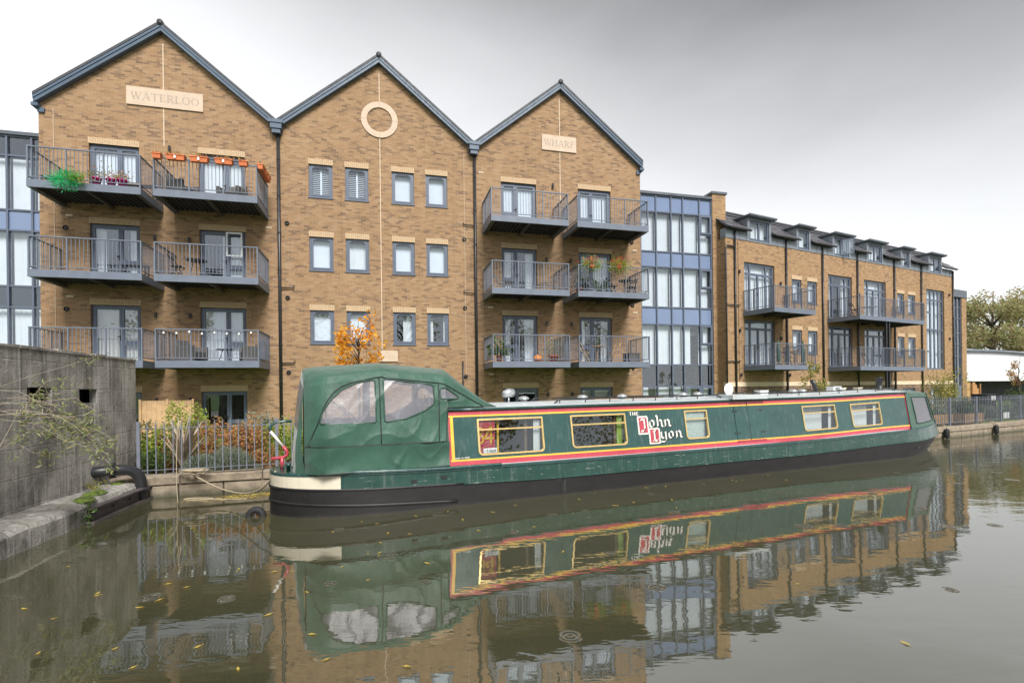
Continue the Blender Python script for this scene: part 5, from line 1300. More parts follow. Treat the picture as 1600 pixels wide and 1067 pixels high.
# ------------------------------------------------------------------ bow cover
bc = part_empty('bow_cover', B)
fab = MB(); vin = [MB(), MB()]
def bsec(u):       # near half section: gunwale foot, shoulder, crown
    k = (u-C1)/1.1; foot = HB-hb(u,0,8.4,12.0,full=1.0)
    return [Vector((u+.62*k, foot+.02+.10*k, zg(u+.6*k)+.01)), Vector((u+.16*k, W0+TUM+.0+.14*k, zc(C1)-.02-.02*k)), Vector((u+.10*k, .55+.1*k, zc(C1)+.05-.03*k)), Vector((u+.08*k, HB, zc(C1)+.10-.04*k))]
nn = 12
for i in range(nn):
    a, b = bsec(C1-.04+1.1*i/nn), bsec(C1-.04+1.1*(i+1)/nn)
    for j in range(3):
        for m in (0, 1):
            q = (lambda P: P) if not m else m2
            for s in range(8 if j == 0 else 2):
                n8 = 8 if j == 0 else 2; e, f_ = s/n8, (s+1)/n8
                w_ = .012*math.sin(i*.9+s)
                P = [a[j].lerp(a[j+1], e), b[j].lerp(b[j+1], e), b[j].lerp(b[j+1], f_), a[j].lerp(a[j+1], f_)]
                (vin[m] if (j == 0 and 3 <= i <= 10 and 1 <= s <= 6) else fab).quad(*[q(p_) for p_ in P])
E_ = bsec(C1+1.06)
nose = Vector((11.15, HB, zg(11)+.02))
for j in range(3):
    for m in (0, 1):
        q = (lambda P: P) if not m else m2
        A_, B_ = E_[j], E_[j+1]; f0 = Vector((10.95, .75, zg(11)+.02)) if j == 0 else nose
        fab.poly([q(A_), q(B_), q(nose)] if j else [q(A_), q(B_), q(nose), q(Vector((10.85,.62,zg(10.8)+.02)))])
fab.build('fabric', 'canopy', bc, True)
for m_v in vin: m_v.build('clear_panel', 'vinyl', bc, True)
pp = MB(); ring = []
def bp(i, s): a = bsec(C1-.04+1.1*i/nn); return a[0].lerp(a[1], s/8)+Vector((.006,-.012,.004))
for i in range(3, 12): ring.append(bp(i, 1))
for s in range(2, 8): ring.append(bp(11, s))
for i in range(10, 2, -1): ring.append(bp(i, 7))
for s in range(6, 1, -1): ring.append(bp(3, s))
pp.tube(ring, .012, 5, closed=True); pp.tube([bp(0,s) for s in range(9)], .012, 5); pp.tube([bp(12,s) for s in range(9)], .012, 5); pp.build('window_binding', 'canopy_dark', bc, True)
# fenders at the bow and a half-sunk tyre behind the stern
def fender(c, label):
    c = Vector(c); f_ = thing('fender', label, 'fender', c); m = MB(); m.tube([(0,0,.17),(0,0,.14),(0,0,.08),(0,0,-.12),(0,0,-.17),(0,0,-.19)], [.03,.07,.085,.085,.06,.02], 12); m.build('body', 'tyre_rubber', f_, True)
    m = MB(); m.tube([(0,0,.17),(-.01,.02,.24),(-.03,.10,.30),(-.08,.25,.30)], .016, 6); m.build('lanyard', 'rope', f_, True)
m = MB(); w3 = B.matrix_world
def b2w(u, w, z): return BP+BU*u+BN*w+ZH*z
# ================================================================== plants
def leaf_cloud(pts, size, seed, aspect=.5, droop=0.0, jitter=.3):
    """many separate leaf faces at the given points; folded quads of two triangles"""
    rs = np.random.RandomState(seed); n = len(pts); pts = np.asarray(pts, float)
    d = rs.normal(size=(n,3)); d[:,2] = d[:,2]*.6-droop; d /= np.linalg.norm(d, axis=1)[:,None]
    r = rs.normal(size=(n,3)); s = np.cross(d, r); s /= np.linalg.norm(s, axis=1)[:,None]+1e-9
    L = size*(1+jitter*rs.uniform(-1, 1, n))[:,None]; W = L*aspect/2; nn_ = np.cross(d, s)
    a = pts; b = pts+d*L*.5+s*W+nn_*L*.08; c = pts+d*L; e = pts+d*L*.5-s*W+nn_*L*.08
    v = np.stack([a,b,c,e], 1).reshape(-1,3); f = np.arange(4*n).reshape(-1,4)
    return v, f
def cloud_obj(name, v, f, mat, parent):
    me = bpy.data.meshes.new(name); me.from_pydata(v.tolist(), [], f.tolist()); me.materials.append(M[mat]); me.update(); return link(name, me, parent)
def shrub(label, loc, rx, ry, rz_, mat, n, size, seed, stems=7, name='shrub', cat='shrub', group=None, lumps=9, aspect=.5, stemmat='bark'):
    t_ = thing(name, label, cat, loc, 0, group); rs = np.random.RandomState(seed)
    lc = rs.uniform(-1, 1, (lumps,3))*[.62,.62,.55]; lc[:,2] = np.abs(lc[:,2])*1.1+.22; lr = rs.uniform(.28, .5, lumps)
    P = []; k = rs.randint(0, lumps, n); d = rs.normal(size=(n,3)); d /= np.linalg.norm(d, axis=1)[:,None]; r = rs.uniform(.45, 1.08, n)**.6
    P = lc[k]+d*(lr[k]*r)[:,None]; P[:,2] = np.maximum(P[:,2], .03); P *= [rx, ry, rz_]
    v, f = leaf_cloud(P, size, seed, aspect); cloud_obj('foliage', v, f, mat, t_)
    m = MB()
    for i in range(stems):
        c = lc[i % lumps]*[rx, ry, rz_]; m.tube([(c[0]*.15, c[1]*.15, -.02), (c[0]*.5, c[1]*.5, c[2]*.5), tuple(c)], [.014,.010,.005], 5)
    m.build('stem', stemmat, t_); return t_
def tree(label, loc, h, crown_z, rx, rz_, mat, n, size, seed, trunk_r=.2, name='tree', lumps=26, limbs=12, mat_b='bark', sparse=1.0, cat='tree', group=None):
    t_ = thing(name, label, cat, loc, 0, group); rs = np.random.RandomState(seed)
    m = MB(); m.tube([(0,0,-.1),(.03*h/8,0,h*.3),(-.04*h/8,.05,h*.6),(0,0,h*.92)], [trunk_r,trunk_r*.8,trunk_r*.5,trunk_r*.12], 8)
    lc = rs.normal(size=(lumps,3)); lc /= np.linalg.norm(lc, axis=1)[:,None]; lc *= rs.uniform(.35, .86, lumps)[:,None]**.7
    lr = rs.uniform(.2, .36, lumps)
    for i in range(min(limbs, lumps)):
        e = np.array([lc[i][0]*rx, lc[i][1]*rx, crown_z+lc[i][2]*rz_]); z0 = max(h*.25, min(h*.75, e[2]-.35*rz_)); mid_ = np.array([e[0]*.45, e[1]*.45, (z0+e[2])/2+.03*h])
        m.tube([(0,0,z0), tuple(mid_), tuple(e)], [trunk_r*.42, trunk_r*.25, trunk_r*.06], 5)
        for q in range(4):
            g = e+rs.normal(size=3)*[rx*.2, rx*.2, rz_*.18]; b = mid_+(e-mid_)*rs.uniform(.2,.9); m.tube([tuple(b), tuple((b+g)/2+[0,0,.02*h]), tuple(g)], [trunk_r*.12, trunk_r*.07, trunk_r*.02], 4)
    m.build('trunk', mat_b, t_, True)
    k = rs.randint(0, lumps, n); d = rs.normal(size=(n,3)); d /= np.linalg.norm(d, axis=1)[:,None]; r = rs.uniform(.15, 1.1, n)**.55
    P = lc[k]+d*(lr[k]*r)[:,None]; P = P*[rx, rx, rz_]+[0,0,crown_z]
    v, f = leaf_cloud(P, size, seed, .6); cloud_obj('crown', v, f, mat, t_); return t_
def gpos(x, Y): p_ = at_depth(x, 700, Y); return (p_.x, p_.y, GZ)
SH = 'garden shrubs behind the railing'
shrub('green shrub behind the railing next to the pillbox corner', gpos(228, 10.9), .42, .36, .85, 'leaf_lime', 1500, .075, 11, group=SH)
shrub('low dark green shrub at the left end of the railing', gpos(240, 10.55), .40, .30, .48, 'leaf_green', 1100, .06, 12, group=SH)
shrub('mixed yellow green shrub left of the spiky plant', gpos(255, 11.4), .60, .45, .98, 'leaf_mixed', 1900, .075, 13, group=SH)
shrub('pinkish seedy shrub around the spiky plant', gpos(278, 11.1), .48, .42, .80, 'leaf_copper', 1300, .06, 14, group=SH)
shrub('tall lime shrub rising behind the spiky plant', gpos(300, 12.0), .55, .45, 1.30, 'leaf_lime', 1500, .08, 15, group=SH)
shrub('orange brown shrub right of the spiky plant', gpos(338, 11.7), .55, .45, .98, 'leaf_copper', 2000, .07, 16, group=SH)
shrub('copper shrub left of the railing post', gpos(372, 11.4), .50, .42, .95, 'leaf_copper', 2000, .065, 17, group=SH)
shrub('russet shrub just right of the railing post', gpos(402, 11.5), .52, .42, .88, 'leaf_copper', 2000, .065, 18, group=SH)
shrub('bright lime shrub beside the stern of the boat', gpos(437, 11.7), .50, .45, .92, 'leaf_lime', 1800, .07, 19, group=SH)
shrub('red leaved low shrub below the russet one', gpos(415, 10.95), .35, .25, .50, 'leaf_copper', 900, .055, 20, group=SH)
shrub('lime shrub partly hidden by the canopy', gpos(470, 11.9), .50, .45, .85, 'leaf_lime', 1400, .07, 28, group=SH)
shrub('small pale leaved shrub near the black downpipe', gpos(412, 13.6), .40, .4, 1.05, 'leaf_grey', 700, .09, 27, group=SH)
def lavender(label, loc, r, h, n, seed):
    t_ = thing('lavender_bush', label, 'shrub', loc, 0, 'grey lavender cushions'); rs = np.random.RandomState(seed)
    a = rs.uniform(0, 2*np.pi, n); q = rs.uniform(0, 1, n)**.5*r; el_ = rs.uniform(.3, 1, n)
    P = np.stack([q*np.cos(a), q*np.sin(a), h*np.sqrt(np.maximum(0, 1-(q/r)**2))*el_], 1)
    rs2 = np.random.RandomState(seed+1); d = P/np.array([r, r, h])+rs2.normal(size=P.shape)*.35; d[:,2] += .5; d /= np.linalg.norm(d, axis=1)[:,None]
    s = np.cross(d, rs2.normal(size=P.shape)); s /= np.linalg.norm(s, axis=1)[:,None]; L = rs2.uniform(.05, .10, n)[:,None]
    v = np.stack([P, P+d*L*.5+s*.007, P+d*L, P+d*L*.5-s*.007], 1).reshape(-1,3); cloud_obj('foliage', v, np.arange(4*n).reshape(-1,4), 'leaf_grey', t_)
    m = MB()
    for i in range(5): m.tube([(0,0,-.02),(r*.4*math.cos(i*1.3), r*.4*math.sin(i*1.3), h*.6)], [.012,.005], 4)
    m.build('stem', 'bark', t_)
lavender('grey green lavender cushion in the middle of the flower bed', gpos(357, 10.75), .42, .55, 3000, 31)
lavender('lower grey lavender cushion left of the bigger one', gpos(315, 10.6), .36, .40, 2400, 32)
lavender('grey lavender tuft at the right of the cushions', gpos(385, 10.85), .26, .36, 1500, 33)
ph = thing('phormium', 'spiky bronze phormium with long sword leaves behind the railing', 'plant', gpos(286, 10.55)); rs = random.Random(4)
for i in range(40):
    m = MB(); a = rs.uniform(0, 6.28); ln = rs.uniform(.75, 1.40); lean = rs.uniform(.12, .62); w = rs.uniform(.022, .038); D_ = Vector((math.cos(a), math.sin(a), 0)); S2 = Vector((-math.sin(a), math.cos(a), 0)); prev = None
    for j in range(7):
        t_ = j/6; P = D_*(lean*ln*(t_**1.6))+ZH*(ln*t_*(1-.28*lean*t_)); ww = w*(1-t_**3)*(.6+.8*min(1, t_*3)); cur = (P+S2*ww, P-D_*ww*.4, P-S2*ww)
        if prev: m.quad(prev[0], prev[1], cur[1], cur[0]); m.quad(prev[1], prev[2], cur[2], cur[1])
        prev = cur
    m.build('leaf', 'phormium', ph)
tree('slim young tree with bright orange autumn leaves behind the canopy', gpos(562, 15.5), 4.3, 3.05, .85, 1.15, 'leaf_orange', 1050, .12, 41, .045, 'young_tree', 24, 22, 'bark')
# far bank planting
FB = 'plants along the far railing'
def fpos(x, d): p_ = pray(x, 650); Y = d; return (p_.x*Y, Y, GZ)
tree('thin yellowing tree in front of the dormer block', fpos(1268, 21.2), 2.9, 1.9, .62, 1.05, 'leaf_yellow', 800, .10, 42, .03, 'young_tree', 12, 8)
shrub('pale yellow bush beyond the bow', fpos(1478, 24.0), .95, .8, 2.0, 'leaf_yellow', 1800, .10, 43, name='bush', cat='bush', group=FB)
shrub('white flowering bush behind the far railing', fpos(1462, 21.3), .8, .6, 1.0, 'leaf_grey', 1600, .07, 44, name='bush', cat='bush', group=FB)
shrub('bright green feathery shrub spilling over the planter', fpos(1516, 21.6), .62, .5, 1.15, 'leaf_green', 2200, .08, 45, name='bush', cat='bush', group=FB)
shrub('green shrub left of the feathery one', fpos(1496, 22.0), .55, .5, .95, 'leaf_green', 1300, .07, 46, name='bush', cat='bush', group=FB)
shrub('dark low shrub beside the black bin', fpos(1545, 23.0), .6, .5, .65, 'leaf_grey', 1300, .07, 47, name='bush', cat='bush', group=FB)
shrub('grey green low shrub behind the right end of the railing', fpos(1572, 24.2), .7, .5, .75, 'leaf_grey', 1400, .07, 48, name='bush', cat='bush', group=FB)
shrub('green shrub cut by the right edge', fpos(1598, 24.0), .7, .6, 1.25, 'leaf_green', 1600, .09, 49, name='bush', cat='bush', group=FB)
tree('small reddish tree near the dark loading bay', fpos(1594, 27.5), 3.4, 2.4, .55, 1.0, 'leaf_copper', 350, .12, 50, .04, 'young_tree', 10, 8)
for k, (x, d, w) in enumerate(((1462, 20.6, 1.7), (1510, 21.0, 1.5))):
    pl = thing('planter_box', ('timber planter edging left of the green feathery shrub', 'timber planter under the green feathery shrub')[k], 'planter', fpos(x, d), YF)
    for i in range(2): boxobj('board', 'timber', pl, -w/2, w/2, -.25, -.20, .10+i*.19, .28+i*.19)
    boxobj('soil', 'soil', pl, -w/2+.01, w/2-.01, -.199, .5, .05, .40)
    for s in (-w/2-.06, w/2): boxobj('end_board', 'timber', pl, s, s+.06, -.27, .5, .08, .49)
bn = thing('black_bin', 'black boxy cabinet with white labels behind the far railing', 'cabinet', fpos(1537, 24.5), YF); boxobj('body', 'black_metal', bn, -.42, .42, -.3, .3, .05, 1.15); boxobj('lid', 'black_metal', bn, -.45, .45, -.33, .33, 1.152, 1.2); boxobj('notice', 'white_plastic', bn, -.02, .16, -.312, -.302, .9, 1.1); boxobj('notice', 'white_plastic', bn, .2, .38, -.312, -.302, .9, 1.1)
sg = thing('white_notice', 'small white notice board low down near the right end of the railing', 'notice', fpos(1572, 22.3), YF); boxobj('panel', 'white_plastic', sg, -.28, .28, -.02, .0, .15, .42); boxobj('stake', 'timber', sg, -.03, .03, .002, .04, -.02, .4)
# big trees beyond the warehouse
tree('large autumn tree behind the warehouse', (57.5, 60, .3), 13.5, 7.6, 5.4, 5.4, 'leaf_autumn', 15000, .30, 51, .35, lumps=40, limbs=20)
tree('taller tree cut by the right edge behind the warehouse', (65, 62, .3), 14, 8.4, 5.2, 5.8, 'leaf_autumn', 13000, .30, 52, .35, lumps=40, limbs=20)
tree('rounder tree low behind the warehouse roof', (59, 72, .3), 11, 7, 6.5, 5, 'leaf_mixed', 10000, .32, 53, .3, lumps=30)
# trees on the photographer's bank; they show only as reflections in the glass
NB = 'trees on the near bank'
for k, (x, y, h, lab) in enumerate(((-15, -11, 13, 'half bare tree on the near bank far left'), (-5, -16, 15, 'half bare tree on the near bank left of the towpath'), (6.5, -15, 14, 'half bare tree on the near bank right of the towpath'), (17, -11, 13, 'half bare tree on the near bank right'), (29, -6, 14, 'half bare tree on the near bank far right'))):
    tree(lab, (x, y, .35), h, h*.58, h*.30, h*.38, 'leaf_autumn', 1700, .30, 60+k, .26, lumps=26, limbs=24, group=NB)

# buddleia arching in from the left edge in front of the pillbox
bd = thing('buddleia', 'arching pale buddleia branches with sparse leaves in front of the pillbox', 'shrub', on_z(-40, 880, .3)); o0 = Vector(bd.location); rs = random.Random(8); stems = MB(); tips = []
paths = [[(-30,615),(40,590),(110,570),(150,556)], [(-30,625),(45,618),(110,612),(135,598)], [(-30,622),(50,622),(100,640),(125,668),(160,690)], [(-30,640),(40,622),(85,635),(110,655)], [(-20,700),(20,685),(55,672),(85,676)], [(-30,610),(30,612),(75,640),(118,672)], [(-20,650),(40,645),(95,648),(150,672)], [(-30,632),(60,628),(120,622),(140,640)], [(-10,720),(25,650),(60,610),(72,596)], [(-20,670),(10,650),(50,632),(62,615)]]
paths += [[(x+rs.uniform(-8,12), y+rs.uniform(4,46)*(.4+.2*j)) for j, (x, y) in enumerate(p_)] for p_ in paths[2:8]]
for pth in paths:
    Y0 = rs.uniform(6.0, 6.9); pts = [at_depth(x, y, Y0+j*.10)-o0 for j, (x, y) in enumerate(pth)]
    dense = []
    for a, b in zip(pts, pts[1:]):
        for j in range(4): dense.append(a.lerp(b, j/4)+Vector((rs.uniform(-.008,.008),)*3))
    dense.append(pts[-1]); n = len(dense); stems.tube([Vector((0,0,0)) if False else dense[0]]+dense[1:], [.0042*(1-.6*j/n) for j in range(n)], 5)
    stems.tube([Vector((-.1,.0,0)), (dense[0]+Vector((-.1,0,0)))*.5+Vector((-.1,0,.1)), dense[0]], [.007,.006,.0042], 5)
    for j in range(4, n, 2):
        for q in range(rs.choice([0, 1, 1])):
            e = dense[j]+Vector((rs.uniform(-.05,.22), rs.uniform(-.06,.06), rs.uniform(-.16,.12))); stems.tube([dense[j], (dense[j]+e)/2+Vector((0,0,.02)), e], [.004,.003,.002], 4); tips.append(e)
    tips += dense[-3:]
stems.build('branch', 'twig_pale', bd)
P = []
for e in tips:
    for q in range(rs.choice([3, 5, 7]) if e.z+o0.z > 1.75 else rs.choice([6, 9, 12])): P.append((e.x+rs.gauss(0,.05), e.y+rs.gauss(0,.05), e.z+rs.gauss(0,.045)))
v, f = leaf_cloud(P, .075, 71, .28, .5); cloud_obj('foliage', v, f, 'leaf_bud', bd)
iv = thing('ivy', 'trailing green ivy hanging over the concrete ledge edge', 'plant', LW(2.85, .58, .2)); P = [(rs.gauss(0,.05), rs.gauss(0,.03), rs.uniform(-.2,.16)) for _ in range(60)]; v, f = leaf_cloud(P, .06, 72, .8); cloud_obj('foliage', v, f, 'leaf_green', iv)
m = MB(); m.tube([(0,0,.15),(.02,0,0),(0,0,-.2)], .004, 4); m.build('stem', 'bark', iv)
wd = thing('weed_tuft', 'dry weed tuft growing at the foot of the pillbox wall', 'plant', LW(1.75, .12, .35)); P = [(rs.gauss(0,.12), rs.gauss(0,.08), abs(rs.gauss(0,.07))) for _ in range(160)]; v, f = leaf_cloud(P, .06, 73, .25, -.6); cloud_obj('foliage', v, f, 'leaf_mixed', wd)

# ================================================================== things on the balconies
def gw(x, y, z): return (G.location.x+x*math.cos(YG)-y*math.sin(YG), G.location.y+x*math.sin(YG)+y*math.cos(YG), z)
def fw_(x, y, z): return (F.location.x+x*math.cos(YF)-y*math.sin(YF), F.location.y+x*math.sin(YF)+y*math.cos(YF), z)
def pot_plant(label, loc, pot, r, h, leaf, n, ls, seed, spread=1.6, tall=.35, cat='potted plant', name='potted_plant', group=None):
    t_ = thing(name, label, cat, loc, 0, group); m = MB(); m.lathe((0,0,0), [(r*.72,0),(r,h*.86),(r*1.08,h*.86),(r*1.08,h),(r*.9,h),(r*.85,h*.9)], 14); m.build('pot', pot, t_, True)
    rs = np.random.RandomState(seed); P = rs.normal(size=(n,3))*[r*spread*.6, r*spread*.6, tall*.4]; P[:,2] = np.abs(P[:,2])+h; v, f = leaf_cloud(P, ls, seed, .5); cloud_obj('foliage', v, f, leaf, t_); return t_
TR = 'orange trough planters along the balcony rail'
def trough(label, x, y, z, w, rot, seed):
    t_ = thing('trough_planter', label, 'planter', gw(x, y, z), YG+rot, TR); m = MB(); h = .17
    m.add([(-w/2*.92,-.07,0),(w/2*.92,-.07,0),(w/2*.92,.07,0),(-w/2*.92,.07,0),(-w/2,-.095,h),(w/2,-.095,h),(w/2,.095,h),(-w/2,.095,h)], [(0,3,2,1),(0,1,5,4),(1,2,6,5),(2,3,7,6),(3,0,4,7),(4,5,6,7)]); m.box(-w/2-.012, w/2+.012, -.108, .108, h-.03, h+.004); m.build('trough', 'terracotta', t_)
    rs = np.random.RandomState(seed); n = int(130*w/.5); P = rs.normal(size=(n,3))*[w*.27,.06,.05]; P[:,2] = np.abs(P[:,2])+h; P[:,0] = np.clip(P[:,0], -w/2, w/2); v, f = leaf_cloud(P, .055, seed, .5); cloud_obj('flowers', v, f, 'flower_mix', t_)
    if w > .4: boxobj('label_card', 'white_plastic', t_, -.03, .03, -.112, -.109, .04, .13)
RZ_ = DECK[0]+1.07
for k, (x, w, lab) in enumerate(((-12.55,.24,'small trough planter at the left end of the planted rail'), (-12.0,.56,'first long trough planter on the rail, with pale flowers'), (-11.3,.54,'second long trough planter on the rail'), (-10.55,.54,'third long trough planter on the rail'), (-9.95,.26,'small trough planter near the right corner of the rail'))): trough(lab, x, -1.91, RZ_-.12, w, 0, 80+k)
for k, y in enumerate((-1.72, -1.42, -1.08, -.72)): trough(('front','second','third','rear')[k]+' trough planter on the right end rail of the top balcony', -9.44, y, RZ_-.12, .26, math.pi/2, 90+k)
tn = thing('green_garland', 'bright green tinsel garland tied to the top left balcony rail', 'garland', gw(-15.15, -1.86, DECK[0]+.05)); rs = np.random.RandomState(5); P = rs.normal(size=(1500,3))*[.19,.06,.11]; v, f = leaf_cloud(P, .12, 5, .10); cloud_obj('strands', v, f, 'tinsel', tn)
P = rs.normal(size=(260,3))*[.14,.05,.08]+[.36,0,.06]; v, f = leaf_cloud(P, .09, 6, .3); cloud_obj('trailing_leaves', v, f, 'leaf_lime', tn)
for k, x in enumerate((-14.42, -14.0, -13.68)): pot_plant(('left','middle','right')[k]+' magenta flower pot on the top left balcony', gw(x, -1.6, DECK[0]), 'pot_pink', .14, .26, 'flower_mix' if k else 'leaf_mixed', 170, .07, 100+k, group='magenta flower pots')
def slab_table(label, x, y, z, w, d, h, mat, name='balcony_table'):
    t_ = thing(name, label, 'table', gw(x, y, z), YG); boxobj('table_top', mat, t_, -w/2, w/2, -d/2, d/2, h-.03, h)
    for sx_ in (-1, 1):
        for sy in (-1, 1): boxobj('leg', mat, t_, sx_*(w/2-.05)-.02, sx_*(w/2-.05)+.02, sy*(d/2-.05)-.02, sy*(d/2-.05)+.02, 0, h-.031)
def rattan_chair(label, loc, rz0, s=1.0, name='rattan_chair'):
    t_ = thing(name, label, 'chair', loc, rz0); m = MB(); m.box(-.32,.32,-.32,.30,.10,.36); m.build('seat', 'rattan', t_); m = MB(); m.obox((-.32,.22,.36), (.64,0,0), (0,.10,.0), (0,.10,.42)); m.build('backrest', 'rattan', t_)
    for sx_ in (-1, 1):
        m = MB(); m.box(sx_*.36-.05, sx_*.36+.05, -.32, .30, .0, .56); m.build('armrest', 'rattan', t_)
def round_table(label, loc, r=.32, h=.7, mat='black_metal', rz0=0):
    t_ = thing('round_table', label, 'table', loc, rz0); m = MB(); m.lathe((0,0,h-.03), [(r*.98,0),(r,.005),(r,.025),(r*.98,.03)], 20); m.build('table_top', mat, t_)
    for i in range(3):
        a = i*2.09; m = MB(); m.tube([(r*.25*math.cos(a), r*.25*math.sin(a), h-.03),(r*.75*math.cos(a), r*.75*math.sin(a), 0)], .013, 6); m.build('leg', mat, t_)
def fold_chair(label, loc, rz0, mat='timber_pale', slats='timber_pale'):
    t_ = thing('folding_chair', label, 'chair', loc, rz0)
    for sx_ in (-.19, .17):
        m = MB(); m.obox((sx_,-.22,0), (.022,0,0), (0,.03,.0), (0,.42,.84)); m.build('back_leg', mat, t_); m = MB(); m.obox((sx_+.003,.22,0), (.022,0,0), (0,.03,0), (0,-.42,.45)); m.build('front_leg', mat, t_)
    for i in range(5): boxobj('seat_slat', slats, t_, -.19, .19, -.20+i*.075, -.20+i*.075+.055, .44, .455)
    for i in range(2): m = MB(); m.obox((-.19,.12+.06*i,.66+.1*i), (.38,0,0), (0,.012,0), (0,.03,.06)); m.build('back_slat', slats, t_)
def wire_chair(label, loc, rz0):
    t_ = thing('lounge_chair', label, 'chair', loc, rz0); m = MB()
    for i in range(9):
        x = -.28+.07*i; m.tube([(x,-.35,.36),(x*.9,.0,.27),(x*.9,.22,.36),(x*1.05,.42,.78)], .007, 5)
    m.build('seat_wires', 'joist_grey', t_); m = MB(); m.tube([(-.3,-.36,.37),(.3,-.36,.37),(.34,.1,.42),(.31,.44,.79),(-.31,.44,.79),(-.34,.1,.42)], .014, 6, closed=True); m.build('rim', 'joist_grey', t_)
    for sx_ in (-.25, .25):
        for y in (-.28, .25): m = MB(); m.tube([(sx_,y*.7,.30),(sx_*1.1,y,0)], .012, 5); m.build('leg', 'black_metal', t_)
slab_table('long timber bench at the right of the top left balcony', -13.55, -.55, DECK[0], .9, .4, .5, 'timber')
slab_table('dark low box table on the left end of the top left balcony', -15.8, -1.0, DECK[0], .8, .4, .38, 'rattan')
rattan_chair('rattan chair at the left of the planted top balcony', gw(-12.15, -.9, DECK[0]), YG+1.2); rattan_chair('rattan chair by the door of the planted top balcony', gw(-10.6, -.75, DECK[0]), YG-.3)
slab_table('black planter bench on the middle left balcony', -13.75, -.6, DECK[1], .8, .35, .5, 'black_metal')
round_table('round dark bistro table on the middle right balcony of the left gable', gw(-11.75, -.9, DECK[1]), .34, .72); fold_chair('dark folding chair beside the bistro table, left gable', gw(-12.35, -.95, DECK[1]), YG+1.5, 'black_metal', 'black_metal')
rattan_chair('dark high backed chair on the lowest right balcony of the left gable', gw(-11.95, -.8, DECK[2]), YG+1.3); rattan_chair('dark chair at the right end of the lowest balcony of the left gable', gw(-10.05, -.8, DECK[2]), YG-1.2); round_table('low round table between the dark chairs on the lowest balcony', gw(-10.85, -1.0, DECK[2]), .28, .45)
sl = thing('string_lights', 'string of small white bulbs along the lowest right balcony rail', 'string lights', gw(-12.7, -1.84, DECK[2]+1.02), YG); m = MB(); pts = [(x, 0, -.07*abs(math.sin(x*3.3))) for x in np.linspace(0, 3.1, 40)]; m.tube(pts, .006, 4); m.build('cable', 'black_metal', sl)
bm_ = unit('bulbm', lambda q: q.lathe((0,0,0), [(.012,.03),(.02,.02),(.034,-.01),(.03,-.04),(.005,-.055)], 8), 'bulb', 'bulb', True)
for i in range(8): x = .25+i*.38; link('bulb', bm_, sl, (x, 0, -.07*abs(math.sin(x*3.3))-.035))
wire_chair('wire lounge chair on the left of the middle balcony, right gable', gw(-.55, -.9, DECK[1]), YG+1.1); wire_chair('wire lounge chair on the right of the middle balcony, right gable', gw(1.35, -.9, DECK[1]), YG-1.2)
def basket(label, x, seed):
    t_ = thing('flower_basket', label, 'flower basket', gw(x, -1.9, DECK[1]+1.0), YG); m = MB(); m.lathe((0,0,-.10), [(.04,0),(.09,.05),(.11,.12),(.10,.12)], 12); m.build('basket', 'terracotta', t_, True); rs = np.random.RandomState(seed)
    P = rs.normal(size=(520,3))*[.19,.14,.13]+[0,0,.08]; v, f = leaf_cloud(P, .075, seed, .5); cloud_obj('foliage', v, f, 'leaf_lime', t_); P = rs.normal(size=(110,3))*[.17,.14,.11]+[0,-.02,.2]; v, f = leaf_cloud(P, .06, seed+1, .8); cloud_obj('flowers', v, f, 'flower_red', t_)
basket('round green basket with a few red flowers on the rail', 2.95, 111); basket('bigger red flower basket on the middle right balcony rail', 4.15, 113)
shrub('clipped round green bush in a pot on the middle right balcony', gw(3.6, -1.2, DECK[1]), .45, .40, .62, 'leaf_green', 1800, .05, 115, name='potted_bush', cat='potted plant')
pot_plant('leafy plant with red blooms at the left of the flowered balcony', gw(2.75, -1.0, DECK[1]), 'terracotta', .15, .28, 'leaf_dark', 260, .10, 116, 1.8, .8)
round_table('round bistro table at the right of the flowered balcony', gw(4.95, -.9, DECK[1]), .30, .70); fold_chair('dark folding chair at the flowered balcony', gw(4.35, -.8, DECK[1]), YG+1.4, 'black_metal', 'black_metal'); fold_chair('dark folding chair at the right end of the flowered balcony', gw(5.35, -.7, DECK[1]), YG-1.2, 'black_metal', 'black_metal')
pk = thing('pumpkin', 'orange pumpkin on the lowest balcony of the right gable', 'pumpkin', gw(.72, -1.45, DECK[2])); m = MB(); n = 24; vs = []
for i in range(9):
    th = math.pi*i/8
    for j in range(n): a = 2*math.pi*j/n; r = .17*math.sin(th)*(1+.07*math.cos(8*a)); vs.append((r*math.cos(a), r*math.sin(a), .14-.14*math.cos(th)))
m.add(vs, [(i*n+j, i*n+(j+1)%n, (i+1)*n+(j+1)%n, (i+1)*n+j) for i in range(8) for j in range(n)]); m.build('body', 'pumpkin', pk, True); m = MB(); m.tube([(0,0,.26),(.01,0,.34)], [.02,.013], 6); m.build('stalk', 'timber', pk)
pot_plant('tall bushy plant in a terracotta pot behind the lowest rail', gw(1.6, -.9, DECK[2]), 'terracotta', .2, .3, 'leaf_grey', 420, .09, 120, 1.7, 1.15); pot_plant('small palm in a red pot on the lowest left balcony of the right gable', gw(-.85, -1.3, DECK[2]), 'terracotta', .13, .28, 'leaf_green', 110, .22, 121, 1.4, .7)
fold_chair('pale timber folding chair left of the bistro table', gw(2.95, -.95, DECK[2]), YG+1.5); fold_chair('pale timber folding chair right of the bistro table', gw(4.35, -.95, DECK[2]), YG-1.5); round_table('timber legged bistro table with a small plant on the lowest right balcony', gw(3.65, -.9, DECK[2]), .33, .72, 'timber_pale'); pot_plant('little green plant on the timber bistro table', gw(3.65, -.9, DECK[2]+.72), 'black_metal', .06, .1, 'leaf_green', 60, .07, 122)
